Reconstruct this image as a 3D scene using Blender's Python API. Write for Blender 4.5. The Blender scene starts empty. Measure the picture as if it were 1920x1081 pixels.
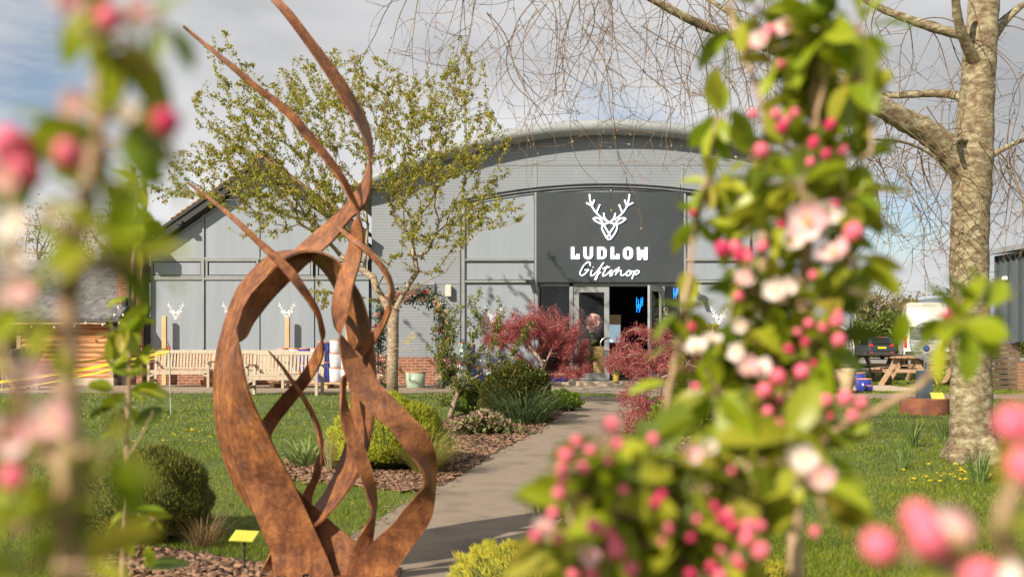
import bpy, math, random
import numpy as np
from mathutils import Vector, Matrix
C = bpy.context.scene
COL = C.collection
R = math.radians
# ------------------------------------------------------------ camera
F = 1867.0          # focal length in pixels of a 1920 wide picture
HZ = 643.0          # horizon row
CH = 1.1            # eye height
cam_d = bpy.data.cameras.new('camera'); cam = bpy.data.objects.new('camera', cam_d); COL.objects.link(cam)
cam.location = (0, 0, CH); cam.rotation_euler = (R(90), 0, 0)
cam_d.sensor_width = 36; cam_d.lens = 36*F/1920; cam_d.shift_y = (HZ-540.5)/1920
cam_d.clip_start = 0.02; cam_d.clip_end = 2000
cam_d.dof.use_dof = True; cam_d.dof.focus_distance = 19; cam_d.dof.aperture_fstop = 3.5
C.camera = cam
# ------------------------------------------------------------ light
SUN_AZ = Vector((0.66, 0.75, 0)).normalized(); SUN_EL = R(33)
sl = bpy.data.lights.new('sun', 'SUN'); sun = bpy.data.objects.new('sun', sl); COL.objects.link(sun)
sl.energy = 4.7; sl.angle = R(0.55); sl.color = (1.0, 0.89, 0.72)
travel = Vector((SUN_AZ.x*math.cos(SUN_EL), SUN_AZ.y*math.cos(SUN_EL), -math.sin(SUN_EL)))
sun.rotation_euler = travel.to_track_quat('-Z', 'Y').to_euler()
sun.location = (-20, -20, 20)
C.view_settings.view_transform = 'Standard'; C.view_settings.look = 'None'
C.view_settings.exposure = 0.68; C.view_settings.gamma = 1.0
W = bpy.data.worlds.new('World'); C.world = W; W.use_nodes = True
nt = W.node_tree; nt.nodes.clear()
def N(t, ty, **kw):
    n = t.nodes.new(ty)
    for k, v in kw.items():
        if k in n.inputs.keys() if isinstance(k, str) else False: n.inputs[k].default_value = v
        else: setattr(n, k, v)
    return n
def lk(t, a, b): t.links.new(a, b)
sky = N(nt, 'ShaderNodeTexSky'); sky.sky_type = 'NISHITA'; sky.sun_disc = False
sky.sun_elevation = SUN_EL; sky.sun_rotation = math.atan2(-SUN_AZ.x, -SUN_AZ.y); sky.air_density = 1.0; sky.dust_density = 0.6
bg1 = N(nt, 'ShaderNodeBackground'); bg1.inputs['Strength'].default_value = 0.07
lk(nt, sky.outputs[0], bg1.inputs[0])
tc = N(nt, 'ShaderNodeTexCoord'); mp = N(nt, 'ShaderNodeMapping'); mp.inputs['Scale'].default_value = (1, 1, 2.6)
mp.inputs['Location'].default_value = (0.35, 0.0, 0.12)
lk(nt, tc.outputs['Generated'], mp.inputs[0])
def noise(t, vec, sc, det=5, rough=.55, dist=0.0):
    n = t.nodes.new('ShaderNodeTexNoise'); n.inputs['Scale'].default_value = sc; n.inputs['Detail'].default_value = det
    n.inputs['Roughness'].default_value = rough; n.inputs['Distortion'].default_value = dist
    if vec is not None: t.links.new(vec, n.inputs['Vector'])
    return n
def ramp(t, fac, stops, interp='LINEAR'):
    r = t.nodes.new('ShaderNodeValToRGB'); r.color_ramp.interpolation = interp
    el = r.color_ramp.elements
    while len(el) < len(stops): el.new(0.5)
    for e, (p, c) in zip(el, stops):
        e.position = p; e.color = (*c, 1) if len(c) == 3 else c
    if fac is not None: t.links.new(fac, r.inputs[0])
    return r
def math_n(t, op, a, b=None, c=None, clamp=False):
    m = t.nodes.new('ShaderNodeMath'); m.operation = op; m.use_clamp = clamp
    for i, v in enumerate((a, b, c)):
        if v is None: continue
        if isinstance(v, (int, float)): m.inputs[i].default_value = v
        else: t.links.new(v, m.inputs[i])
    return m.outputs[0]
n1 = noise(nt, mp.outputs[0], 3.0, 7, .6, .4)
n2 = noise(nt, mp.outputs[0], 1.6, 4, .5)
cloudcol = ramp(nt, n2.outputs[0], [(0.30, (.42, .43, .45)), (.44, (.54, .545, .56)), (.55, (.70, .70, .71)), (.68, (.88, .88, .89))])
n3 = noise(nt, mp.outputs[0], 8, 6, .6)
cc = N(nt, 'ShaderNodeMix', data_type='RGBA', blend_type='OVERLAY'); cc.inputs[0].default_value = .35
lk(nt, cloudcol.outputs[0], cc.inputs[6]); lk(nt, n3.outputs[0], cc.inputs[7])
# two openings of blue in the overcast, each towards its own compass direction
def hole(dirv, width):
    d = N(nt, 'ShaderNodeVectorMath', operation='DOT_PRODUCT'); lk(nt, tc.outputs['Generated'], d.inputs[0])
    d.inputs[1].default_value = Vector(dirv).normalized()
    mr = N(nt, 'ShaderNodeMapRange'); lk(nt, d.outputs['Value'], mr.inputs[0])
    mr.inputs[1].default_value = math.cos(width); mr.inputs[2].default_value = 1.0
    return mr.outputs[0]
h1 = hole((-.47, 1, .28), .13); h2 = hole((.385, 1, .135), .06); h3 = hole((.12, 1, .215), .09)
hs = math_n(nt, 'MAXIMUM', math_n(nt, 'MAXIMUM', h1, math_n(nt, 'MULTIPLY', h2, .9)), math_n(nt, 'MULTIPLY', h3, .55))
hf = math_n(nt, 'ADD', math_n(nt, 'MULTIPLY', hs, .55), math_n(nt, 'MULTIPLY', math_n(nt, 'SUBTRACT', n1.outputs[0], .5), 1.5))
blue = ramp(nt, hf, [(.20, (0, 0, 0)), (.50, (1, 1, 1))])
bg2 = N(nt, 'ShaderNodeBackground'); lk(nt, cc.outputs[2], bg2.inputs[0]); bg2.inputs['Strength'].default_value = 0.60
mixs = N(nt, 'ShaderNodeMixShader'); lk(nt, math_n(nt, 'MULTIPLY', blue.outputs[0], .85), mixs.inputs[0])
lk(nt, bg2.outputs[0], mixs.inputs[1]); lk(nt, bg1.outputs[0], mixs.inputs[2])
wo = N(nt, 'ShaderNodeOutputWorld'); lk(nt, mixs.outputs[0], wo.inputs[0])

# ------------------------------------------------------------ helpers
def P(px, py, Y):  return Vector(((px-960)/F*Y, Y, CH-(py-HZ)/F*Y))
def G(px, py, z=0.0):
    Y = (CH-z)*F/(py-HZ); return Vector(((px-960)/F*Y, Y, z))
def Yg(py): return CH*F/(py-HZ)

def tag(o, label=None, cat=None, group=None, kind=None):
    if label: o['label'] = label
    if cat: o['category'] = cat
    if group: o['group'] = group
    if kind: o['kind'] = kind
    return o
def thing(name, label, cat, loc=(0, 0, 0), group=None):
    o = bpy.data.objects.new(name, None); COL.objects.link(o); o.location = loc; o.empty_display_size = .1
    return tag(o, label, cat, group)
def rootloc(p):
    while p.parent: p = p.parent
    return Vector(p.location)
def link(name, me, mats, parent=None, loc=None, label=None):
    """me in world coordinates; it is moved so the object sits under its parent (or has its origin at loc)"""
    if not isinstance(mats, (list, tuple)): mats = [mats]
    for m in mats: me.materials.append(m)
    off = rootloc(parent) if parent else (Vector(loc) if loc is not None else Vector((0, 0, 0)))
    if off.length > 0: me.transform(Matrix.Translation(-off))
    o = bpy.data.objects.new(name, me); COL.objects.link(o)
    if parent: o.parent = parent
    elif loc is not None: o.location = off
    if label: o['label'] = label
    return o
def copy_tree(o, parent=None):
    c = o.copy(); COL.objects.link(c)
    c.parent = parent
    for ch in list(o.children): copy_tree(ch, c)
    return c

class MB:
    def __init__(s): s.v = []; s.f = []; s.mi = []; s.m = 0
    def add(s, vs, fs):
        b = len(s.v); s.v += [tuple(v) for v in vs]; s.f += [tuple(i+b for i in f) for f in fs]; s.mi += [s.m]*len(fs); return s
    def box(s, c, d, rz=0, rx=0, ry=0, bev=0):
        hx, hy, hz = d[0]/2, d[1]/2, d[2]/2
        M = Matrix.Rotation(rz, 3, 'Z') @ Matrix.Rotation(ry, 3, 'Y') @ Matrix.Rotation(rx, 3, 'X')
        c = Vector(c)
        b = min(bev, hx*.9, hy*.9, hz*.9)
        if b <= 0:
            vs = [c+M @ Vector((x*hx, y*hy, z*hz)) for x in (-1, 1) for y in (-1, 1) for z in (-1, 1)]
            return s.add(vs, [(0, 1, 3, 2), (4, 6, 7, 5), (0, 4, 5, 1), (2, 3, 7, 6), (0, 2, 6, 4), (1, 5, 7, 3)])
        # chamfered on its top and bottom rims and uprights: an octagonal ring stack
        def ring(x, y, z, k):
            return [(-x+k, -y, z), (x-k, -y, z), (x, -y+k, z), (x, y-k, z), (x-k, y, z), (-x+k, y, z), (-x, y-k, z), (-x, -y+k, z)]
        rs = ring(hx-b, hy-b, -hz, b*.3)+ring(hx, hy, -hz+b, b)+ring(hx, hy, hz-b, b)+ring(hx-b, hy-b, hz, b*.3)
        vs = [c+M @ Vector(r) for r in rs]
        fs = [tuple(range(7, -1, -1)), tuple(range(24, 32))]
        for l in range(3):
            for i in range(8):
                j = (i+1) % 8; fs.append((l*8+i, l*8+j, l*8+8+j, l*8+8+i))
        return s.add(vs, fs)
    def bar(s, a, b, w, h=None, up=(0, 0, 1)):
        a = Vector(a); b = Vector(b); h = h or w
        d = (b-a).normalized(); u = Vector(up)
        if abs(d.dot(u)) > .98: u = Vector((0, 1, 0))
        x = d.cross(u).normalized(); y = x.cross(d).normalized()
        vs = [p+x*i*w/2+y*j*h/2 for p in (a, b) for i, j in ((-1, -1), (1, -1), (1, 1), (-1, 1))]
        return s.add(vs, [(0, 3, 2, 1), (4, 5, 6, 7), (0, 1, 5, 4), (1, 2, 6, 5), (2, 3, 7, 6), (3, 0, 4, 7)])
    def tube(s, pts, rad, n=6, cap=True, closed=False):
        pts = [Vector(p) for p in pts]; k = len(pts)
        if isinstance(rad, (int, float)): rad = [rad]*k
        vs = []; x = None
        for i in range(k):
            if closed: d = pts[(i+1) % k]-pts[i-1]
            else: d = pts[min(i+1, k-1)]-pts[max(i-1, 0)]
            if d.length < 1e-9: d = Vector((0, 0, 1))
            d.normalize()
            if x is None: x = d.orthogonal().normalized()
            x = x-d*x.dot(d)
            if x.length < 1e-6: x = d.orthogonal()
            x.normalize(); y = d.cross(x)
            for j in range(n):
                a = 2*math.pi*j/n; vs.append(pts[i]+(x*math.cos(a)+y*math.sin(a))*rad[i])
        fs = []
        for i in range(k if closed else k-1):
            i2 = (i+1) % k
            for j in range(n):
                j2 = (j+1) % n; fs.append((i*n+j, i*n+j2, i2*n+j2, i2*n+j))
        if cap and not closed: fs += [tuple(range(n-1, -1, -1)), tuple(range((k-1)*n, k*n))]
        return s.add(vs, fs)
    def lathe(s, c, prof, n=24, sx=1, sy=1, axis=None):
        c = Vector(c); vs = []
        M = axis or Matrix.Identity(3)
        for r, z in prof:
            for j in range(n):
                a = 2*math.pi*j/n; vs.append(c+M @ Vector((r*math.cos(a)*sx, r*math.sin(a)*sy, z)))
        fs = []
        for i in range(len(prof)-1):
            for j in range(n):
                j2 = (j+1) % n; fs.append((i*n+j, i*n+j2, (i+1)*n+j2, (i+1)*n+j))
        fs += [tuple(range(n-1, -1, -1)), tuple(range((len(prof)-1)*n, len(prof)*n))]
        return s.add(vs, fs)
    def prism(s, pts, d):
        """polygon pts (3D, planar) extruded along vector d"""
        pts = [Vector(p) for p in pts]; d = Vector(d); k = len(pts)
        vs = pts+[p+d for p in pts]
        fs = [tuple(range(k-1, -1, -1)), tuple(range(k, 2*k))]+[(i, (i+1) % k, k+(i+1) % k, k+i) for i in range(k)]
        return s.add(vs, fs)
    def mesh(s, name, smooth=False):
        me = bpy.data.meshes.new(name); me.from_pydata(s.v, [], s.f)
        if any(s.mi): me.polygons.foreach_set('material_index', s.mi)
        import bmesh
        bm = bmesh.new(); bm.from_mesh(me); bmesh.ops.recalc_face_normals(bm, faces=bm.faces); bm.to_mesh(me); bm.free()
        if smooth: me.polygons.foreach_set('use_smooth', [True]*len(me.polygons))
        me.update(); return me
    def build(s, name, mats, parent=None, loc=None, smooth=False, label=None):
        return link(name, s.mesh(name, smooth), mats, parent, loc, label)

def crom(pts, n):
    """Catmull-Rom resample of rows of numbers"""
    a = np.array(pts, float); k = len(a); out = []
    for t in np.linspace(0, k-1, n):
        i = min(int(t), k-2); u = t-i
        p0, p1, p2, p3 = a[max(i-1, 0)], a[i], a[i+1], a[min(i+2, k-1)]
        out.append(.5*((2*p1)+(p2-p0)*u+(2*p0-5*p1+4*p2-p3)*u*u+(3*p1-p0-3*p2+p3)*u**3))
    return np.array(out)

# ------------------------------------------------------------ numpy clouds of small faces
LEAF = (np.array([(0, 0, 0), (.3, -.26, .07), (.3, .26, .07), (.33, 0, 0), (.7, -.2, .03), (.7, .2, .03), (.72, 0, -.05), (1, 0, -.14)]),
        [(0, 1, 3), (0, 3, 2), (1, 4, 6, 3), (3, 6, 5, 2), (4, 7, 6), (6, 7, 5)])
LEAF2 = (np.array([(0, 0, 0), (.45, -.28, .06), (.5, .0, -.02), (.45, .28, .06), (1, 0, -.1)]), [(0, 1, 2), (0, 2, 3), (1, 4, 2), (2, 4, 3)])
SLIV = (np.array([(0, 0, 0), (.5, -.09, .02), (1, 0, -.08), (.5, .09, .02)]), [(0, 1, 2, 3)])
BLADE = (np.array([(0, -.05, 0), (0, .05, 0), (.5, .04, .07), (.5, -.04, .07), (1, 0, .3)]), [(0, 1, 2, 3), (3, 2, 4)])
TIP = (np.array([(0, -.1, 0), (0, .1, 0), (1, 0, 0), (.1, 0, .1), ]), [(0, 1, 2), (0, 2, 3), (1, 3, 2)])
PETAL = (np.array([(0, 0, 0), (.35, -.3, .02), (.35, .3, .02), (.45, 0, -.04), (.8, -.32, .12), (.8, .32, .12), (.85, 0, .04), (1, -.14, .2), (1, .14, .2)]),
         [(0, 1, 3), (0, 3, 2), (1, 4, 6, 3), (3, 6, 5, 2), (4, 7, 6), (6, 8, 5), (6, 7, 8)])
CHIP = (np.array([(-.5, -.2, 0), (.5, -.14, 0), (.5, .14, .03), (-.5, .2, .03), (-.5, -.2, .1), (.5, -.14, .1), (.5, .14, .12), (-.5, .2, .12)]),
        [(4, 5, 6, 7), (0, 1, 5, 4), (1, 2, 6, 5), (2, 3, 7, 6), (3, 0, 4, 7)])
def norm(a): return a/np.maximum(np.linalg.norm(a, axis=-1, keepdims=True), 1e-9)
def cloud_mesh(name, pos, dirs, size, tpl, rng, up=None, roll=.9, wid=1.0, smooth=False):
    pos = np.asarray(pos, float); dirs = norm(np.asarray(dirs, float)); n = len(pos)
    size = np.broadcast_to(np.asarray(size, float), (n,))
    wid = np.broadcast_to(np.asarray(wid, float), (n,))
    if up is None: up = np.tile([0, 0, 1.0], (n, 1))
    up = norm(np.asarray(up, float)+rng.normal(0, roll, (n, 3))*.6)
    y = norm(np.cross(up, dirs)); z = np.cross(dirs, y)
    T, Fc = tpl; k = len(T)
    V = pos[:, None, :]+size[:, None, None]*(T[None, :, 0:1]*dirs[:, None, :]+T[None, :, 1:2]*wid[:, None, None]*y[:, None, :]+T[None, :, 2:3]*z[:, None, :])
    V = V.reshape(-1, 3)
    lens = np.array([len(f) for f in Fc]); flat = np.concatenate([np.array(f) for f in Fc])
    loops = (np.arange(n)[:, None]*k+flat[None, :]).ravel(); tot = np.tile(lens, n)
    start = np.concatenate([[0], np.cumsum(tot)[:-1]])
    me = bpy.data.meshes.new(name)
    me.vertices.add(len(V)); me.vertices.foreach_set('co', V.ravel())
    me.loops.add(len(loops)); me.loops.foreach_set('vertex_index', loops.astype(np.int32))
    me.polygons.add(len(tot)); me.polygons.foreach_set('loop_start', start.astype(np.int32))
    me.update(calc_edges=True); me.validate()
    if smooth: me.polygons.foreach_set('use_smooth', [True]*len(me.polygons))
    return me
def cloud(name, pos, dirs, size, tpl, rng, m, parent=None, loc=None, **kw):
    return link(name, cloud_mesh(name, pos, dirs, size, tpl, rng, **kw), m, parent, loc)
def rdir(rng, n): return norm(rng.normal(0, 1, (n, 3)))

# ------------------------------------------------------------ materials
MATS = {}
def bsdf_mat(name):
    m = bpy.data.materials.new(name); m.use_nodes = True; t = m.node_tree
    return m, t, t.nodes['Principled BSDF']
def mat(name, c1, c2=None, scale=8, rough=.7, bump=0.0, bscale=None, metal=0, det=6, coord='Object', stretch=(1, 1, 1), spec=.5, lo=.38, hi=.62, c3=None, coat=0):
    if name in MATS: return MATS[name]
    m, t, b = bsdf_mat(name); MATS[name] = m
    b.inputs['Roughness'].default_value = rough; b.inputs['Metallic'].default_value = metal
    b.inputs['Specular IOR Level'].default_value = spec; b.inputs['Coat Weight'].default_value = coat
    b.inputs['Base Color'].default_value = (*c1, 1)
    tcn = t.nodes.new('ShaderNodeTexCoord'); mpn = t.nodes.new('ShaderNodeMapping'); mpn.inputs['Scale'].default_value = stretch
    t.links.new(tcn.outputs[coord], mpn.inputs[0])
    if c2 is not None:
        nn = noise(t, mpn.outputs[0], scale, det, .6)
        st = [(lo, c1), (hi, c2)] if c3 is None else [(lo, c1), ((lo+hi)/2, c2), (hi, c3)]
        r = ramp(t, nn.outputs[0], st); t.links.new(r.outputs[0], b.inputs['Base Color'])
        t.links.new(math_n(t, 'MULTIPLY_ADD', nn.outputs[0], .3, rough-.15), b.inputs['Roughness'])
    if bump:
        nb = noise(t, mpn.outputs[0], bscale or scale*3, 5, .6)
        bp = t.nodes.new('ShaderNodeBump'); bp.inputs['Strength'].default_value = 1; bp.inputs['Distance'].default_value = bump
        t.links.new(nb.outputs[0], bp.inputs['Height']); t.links.new(bp.outputs[0], b.inputs['Normal'])
    return m
def leafmat(name, cols, trans=.35, rough=.5, spec=.35, big=None):
    """one flat tone per leaf, picked at random from the species' own range"""
    if name in MATS: return MATS[name]
    m, t, b = bsdf_mat(name); MATS[name] = m
    g = t.nodes.new('ShaderNodeNewGeometry'); k = len(cols)
    r = ramp(t, g.outputs['Random Per Island'], [(i/max(k-1, 1), c) for i, c in enumerate(cols)])
    col = r.outputs[0]
    if big:
        og = t.nodes.new('ShaderNodeTexCoord'); nb = noise(t, og.outputs['Object'], .9, 5, .65)
        rb = ramp(t, nb.outputs[0], [(.36, big[0]), (.5, big[1]), (.64, big[2])]); mm = N(t, 'ShaderNodeMix', data_type='RGBA', blend_type='MULTIPLY'); mm.inputs[0].default_value = 1
        t.links.new(col, mm.inputs[6]); t.links.new(rb.outputs[0], mm.inputs[7]); col = mm.outputs[2]
    b.inputs['Roughness'].default_value = rough; b.inputs['Specular IOR Level'].default_value = spec
    t.links.new(col, b.inputs['Base Color'])
    tr = t.nodes.new('ShaderNodeBsdfTranslucent'); t.links.new(col, tr.inputs[0])
    mx = t.nodes.new('ShaderNodeMixShader'); mx.inputs[0].default_value = trans
    t.links.new(b.outputs[0], mx.inputs[1]); t.links.new(tr.outputs[0], mx.inputs[2])
    t.links.new(mx.outputs[0], t.nodes['Material Output'].inputs[0])
    return m
def emis(name, c, s):
    if name in MATS: return MATS[name]
    m, t, b = bsdf_mat(name); MATS[name] = m
    b.inputs['Base Color'].default_value = (*c, 1); b.inputs['Emission Color'].default_value = (*c, 1); b.inputs['Emission Strength'].default_value = s
    return m
def brick_mat(name, c1, c2, mortar, sx=1.0, coord='Object'):
    m, t, b = bsdf_mat(name); MATS[name] = m
    g = t.nodes.new('ShaderNodeTexCoord'); sp = t.nodes.new('ShaderNodeSeparateXYZ'); t.links.new(g.outputs[coord], sp.inputs[0])
    cb = t.nodes.new('ShaderNodeCombineXYZ')
    t.links.new(math_n(t, 'ADD', sp.outputs[0], sp.outputs[1]), cb.inputs[0]); t.links.new(sp.outputs[2], cb.inputs[1])
    br = t.nodes.new('ShaderNodeTexBrick'); t.links.new(cb.outputs[0], br.inputs['Vector'])
    br.inputs['Color1'].default_value = (*c1, 1); br.inputs['Color2'].default_value = (*c2, 1); br.inputs['Mortar'].default_value = (*mortar, 1)
    br.inputs['Scale'].default_value = 1; br.inputs['Brick Width'].default_value = .225; br.inputs['Row Height'].default_value = .075
    br.inputs['Mortar Size'].default_value = .009; br.inputs['Bias'].default_value = -.1
    nn = noise(t, g.outputs[coord], 9, 5); mx = N(t, 'ShaderNodeMix', data_type='RGBA', blend_type='OVERLAY'); mx.inputs[0].default_value = .5
    t.links.new(br.outputs[0], mx.inputs[6]); t.links.new(nn.outputs[0], mx.inputs[7]); t.links.new(mx.outputs[2], b.inputs['Base Color'])
    b.inputs['Roughness'].default_value = .85
    bp = t.nodes.new('ShaderNodeBump'); bp.inputs['Distance'].default_value = .008; bp.invert = True
    t.links.new(br.outputs['Fac'], bp.inputs['Height']); t.links.new(bp.outputs[0], b.inputs['Normal'])
    return m
def rib_mat(name, c, axis=2, pitch=.12, depth=.02, rough=.5):
    """profiled metal sheet: the ribs are relief"""
    m, t, b = bsdf_mat(name); MATS[name] = m
    g = t.nodes.new('ShaderNodeTexCoord'); sp = t.nodes.new('ShaderNodeSeparateXYZ'); t.links.new(g.outputs['Object'], sp.inputs[0])
    fr = math_n(t, 'FRACT', math_n(t, 'DIVIDE', sp.outputs[axis], pitch))
    tri = ramp(t, fr, [(0, (0, 0, 0)), (.12, (1, 1, 1)), (.7, (1, 1, 1)), (.82, (0, 0, 0))])
    bp = t.nodes.new('ShaderNodeBump'); bp.inputs['Distance'].default_value = depth; t.links.new(tri.outputs[0], bp.inputs['Height'])
    t.links.new(bp.outputs[0], b.inputs['Normal'])
    nn = noise(t, g.outputs['Object'], 1.3, 5); r = ramp(t, nn.outputs[0], [(.3, tuple(x*.93 for x in c)), (.7, tuple(x*1.05 for x in c))])
    t.links.new(r.outputs[0], b.inputs['Base Color']); b.inputs['Roughness'].default_value = rough
    return m

# ------------------------------------------------------------ tree skeletons
def grow(start, attr, rng, alpha=.35, step=.25, wob=.04, sag=0.0, tip=.004, pw=2.4, rmax=None):
    """start: list of (x,y,z) for the bole; attr: points the twigs must reach. returns nodes, parent, radius"""
    pos = [np.array(p, float) for p in start]; par = [-1]+list(range(len(start)-1)); pl = [0.0]
    for i in range(1, len(start)): pl.append(0.0)
    attr = np.array(attr, float); c = pos[-1]
    order = np.argsort(np.linalg.norm(attr-c, axis=1)+rng.normal(0, .12, len(attr)))
    nb = len(start)-1
    A = np.zeros((200000, 3)); L = np.zeros(200000); n = len(pos); A[:n] = pos; first = nb
    for k in order:
        a = attr[k]
        d = np.linalg.norm(A[first:n]-a, axis=1)
        below = np.maximum(A[first:n, 2]-a[2], 0)
        j = first+int(np.argmin(d+alpha*L[first:n]+.5*below))
        p0 = A[j].copy(); dist = np.linalg.norm(a-p0); m = max(1, int(dist/step)); prev = j
        side = rng.normal(0, 1, 3)*wob*dist
        for q in range(1, m+1):
            u = q/m; w = math.sin(u*math.pi)
            p = p0+(a-p0)*u+side*w+np.array([0, 0, sag*dist*w])+(rng.normal(0, 1, 3)*wob*.35*step if q < m else 0)
            A[n] = p; L[n] = L[prev]+dist/m; par.append(prev); prev = n; n += 1
    rad = np.zeros(n); ch = [[] for _ in range(n)]
    for i in range(1, n): ch[par[i]].append(i)
    acc = np.zeros(n)
    for i in range(n-1, -1, -1):
        if not ch[i]: acc[i] = tip**pw
        acc[i] = max(acc[i], tip**pw)
        if par[i] >= 0: acc[par[i]] += acc[i]
    rad = acc**(1/pw)
    if rmax: rad = np.minimum(rad*(rmax/rad[0])**(rad/rad[0]), rmax)
    rad = np.maximum(rad, tip)
    return A[:n], par, rad, ch
def skeleton(mb, A, par, rad, ch, thick=.02):
    n = len(A); stack = [(0, None)]
    while stack:
        s, fr = stack.pop(); chain = [] if fr is None else [fr]; cur = s
        while True:
            chain.append(cur)
            cs = ch[cur]
            if not cs: break
            cs = sorted(cs, key=lambda i: -rad[i])
            for o in cs[1:]: stack.append((o, cur))
            cur = cs[0]
        pts = [A[i] for i in chain]; rr = [rad[i] for i in chain]
        if fr is not None: rr[0] = min(rr[0], rr[1]*1.15)
        mb.tube(pts, rr, 10 if rr[0] > thick*3 else (6 if rr[0] > thick else 4))
# ============================================================ SETTING
rng = np.random.default_rng(11)
def sheet(name, pts, z, m, kind='structure'):
    """flat sheet lying on the ground, pts = ground points (x, y)"""
    mb = MB(); mb.add([(p[0], p[1], z) for p in pts], [tuple(range(len(pts)))])
    o = mb.build(name, m); tag(o, kind=kind); return o
def zfall(y): # the land drops gently towards the car park
    t = min(max((y-34)/30, 0), 1); return 0.0*t
m_soil = mat('turf', (.055, .085, .016), (.10, .135, .028), 1.3, .9, .02, 30, c3=(.072, .11, .02))
mb = MB()
mb.add([(-700, -20, 0), (700, -20, 0), (700, 900, 0), (-700, 900, 0)], [(0, 1, 2, 3)])
tag(mb.build('ground', m_soil), kind='structure')
def gp(*pp): return [G(x, y).xy for x, y in pp]
m_path = mat('path_tarmac', (.15, .116, .086), (.27, .215, .16), 1.6, .9, .006, 220, c3=(.19, .15, .112), det=12, lo=.3, hi=.7)
m_gravel = mat('pea_gravel', (.20, .15, .105), (.42, .33, .245), 38, .9, .02, 60)
m_pave = mat('pale_concrete', (.40, .325, .25), (.50, .415, .32), 2.0, .85, .003, 60)
m_mulch = mat('bark_mulch_bed', (.045, .026, .016), (.12, .07, .045), 14, .95, .05, 25)
left_edge = [(430, 1150), (560, 1081), (640, 1018), (712, 972), (830, 905), (930, 846), (1005, 808), (1050, 778), (1078, 758), (1088, 744)]
right_edge = [(1182, 744), (1184, 770), (1172, 805), (1145, 850), (1105, 905), (1060, 965), (1025, 1020), (990, 1090), (960, 1150)]
L_ = [tuple(p) for p in crom(left_edge, 40)]; R_ = [tuple(p) for p in crom(right_edge, 40)]
sheet('garden_path', [G(x, y).xy for x, y in L_+R_], .006, m_path)
sheet('cross_path', [(-18, 21.75), (1.9, 21.75), (2.8, 20.3), (4.5, 20.0), (18, 18.6), (34, 17.4), (34, 19.4), (18, 20.9), (6.5, 21.7), (5.2, 22.75), (-18, 22.75)], .010, m_path)
sheet('gravel_strip', [(-18, 22.75), (.8, 22.75), (.8, 26.2), (-18, 26.2)], .005, m_gravel)
sheet('forecourt', [(.8, 22.75), (9.8, 22.75), (9.8, 26.2), (.8, 26.2)], .007, m_pave)
m_road = mat('car_park_tarmac', (.20, .185, .165), (.27, .25, .225), 1.2, .9, .003, 60)
sheet('car_park', [(9, 37), (80, 37), (120, 100), (9, 100)], .008, m_road)
m_kerb = mat('kerb_stone', (.34, .32, .28), (.45, .42, .37), 4, .9)
mb = MB(); mb.box((49.5, 36.85, .05), (81, .14, .14), bev=.015); tag(mb.build('kerb', m_kerb), kind='structure')

# planting beds with chips of bark
def bed(name, pts, z=.012):
    return sheet(name, [G(x, y).xy for x, y in [tuple(p) for p in crom(pts+[pts[0]], 40)][:-1]], z, m_mulch)
bedA = [(520, 880), (540, 862), (640, 845), (800, 800), (900, 765), (1020, 745), (1070, 757), (1052, 778), (1006, 809), (925, 849), (835, 905), (760, 922), (640, 905), (560, 905)]
bed('mulch_bed', bedA)
bedB = [(1190, 750), (1330, 752), (1400, 790), (1390, 850), (1280, 868), (1190, 862), (1160, 835), (1178, 800)]
bed('mulch_bed', bedB)
bedC = [(60, 1130), (130, 1050), (240, 1022), (380, 1040), (480, 1056), (600, 1078), (560, 1110), (400, 1180), (150, 1200)]
bed('mulch_bed', bedC)
def inpoly(poly, x, y):
    p = np.array(poly, float); x = np.asarray(x); y = np.asarray(y); c = np.zeros(x.shape, bool); j = len(p)-1
    for i in range(len(p)):
        xi, yi = p[i]; xj, yj = p[j]
        with np.errstate(divide='ignore', invalid='ignore'):
            c ^= ((yi > y) != (yj > y)) & (x < (xj-xi)*(y-yi)/(yj-yi)+xi)
        j = i
    return c
def scat(poly, n):
    p = np.array(poly, float); x = rng.uniform(p[:, 0].min(), p[:, 0].max(), n*4); y = rng.uniform(p[:, 1].min(), p[:, 1].max(), n*4)
    k = inpoly(poly, x, y); return x[k][:n], y[k][:n]
def to_ground(x, y, z=0.0):
    Y = (CH-z)*F/(y-HZ); return np.stack([(x-960)/F*Y, Y, np.full_like(Y, z)], 1)
m_chip = leafmat('bark_chips', [(.06, .032, .02), (.14, .075, .045), (.24, .14, .09), (.34, .21, .14), (.10, .05, .03)], trans=0, rough=.9)
cp = []
for poly, n in ((bedA, 7000), (bedB, 2500), (bedC, 3500)):
    x, y = scat(poly, n); cp.append(to_ground(x, y, .016))
cp = np.concatenate(cp); d = rng.normal(0, 1, (len(cp), 3)); d[:, 2] *= .25
tag(cloud('bark_chips', cp, d, rng.uniform(.02, .075, len(cp)), CHIP, rng, m_chip, roll=.5), kind='stuff')

# bark and leaf litter strayed on to the path edge
ex_ = L_+R_; li = rng.integers(0, len(ex_), 900); lx = np.array([ex_[i][0] for i in li])+rng.normal(0, 1, 900)*(2+np.array([max(ex_[i][1]-740, 0) for i in li])*.05); ly = np.array([ex_[i][1] for i in li])+rng.normal(0, 3, 900); ly = np.maximum(ly, 745)
ll = to_ground(lx, ly, .011); ldd = rng.normal(0, 1, (900, 3)); ldd[:, 2] *= .1
tag(cloud('leaf_litter', ll, ldd, rng.uniform(.012, .04, 900), CHIP, rng, m_chip, roll=.3), kind='stuff')
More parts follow.
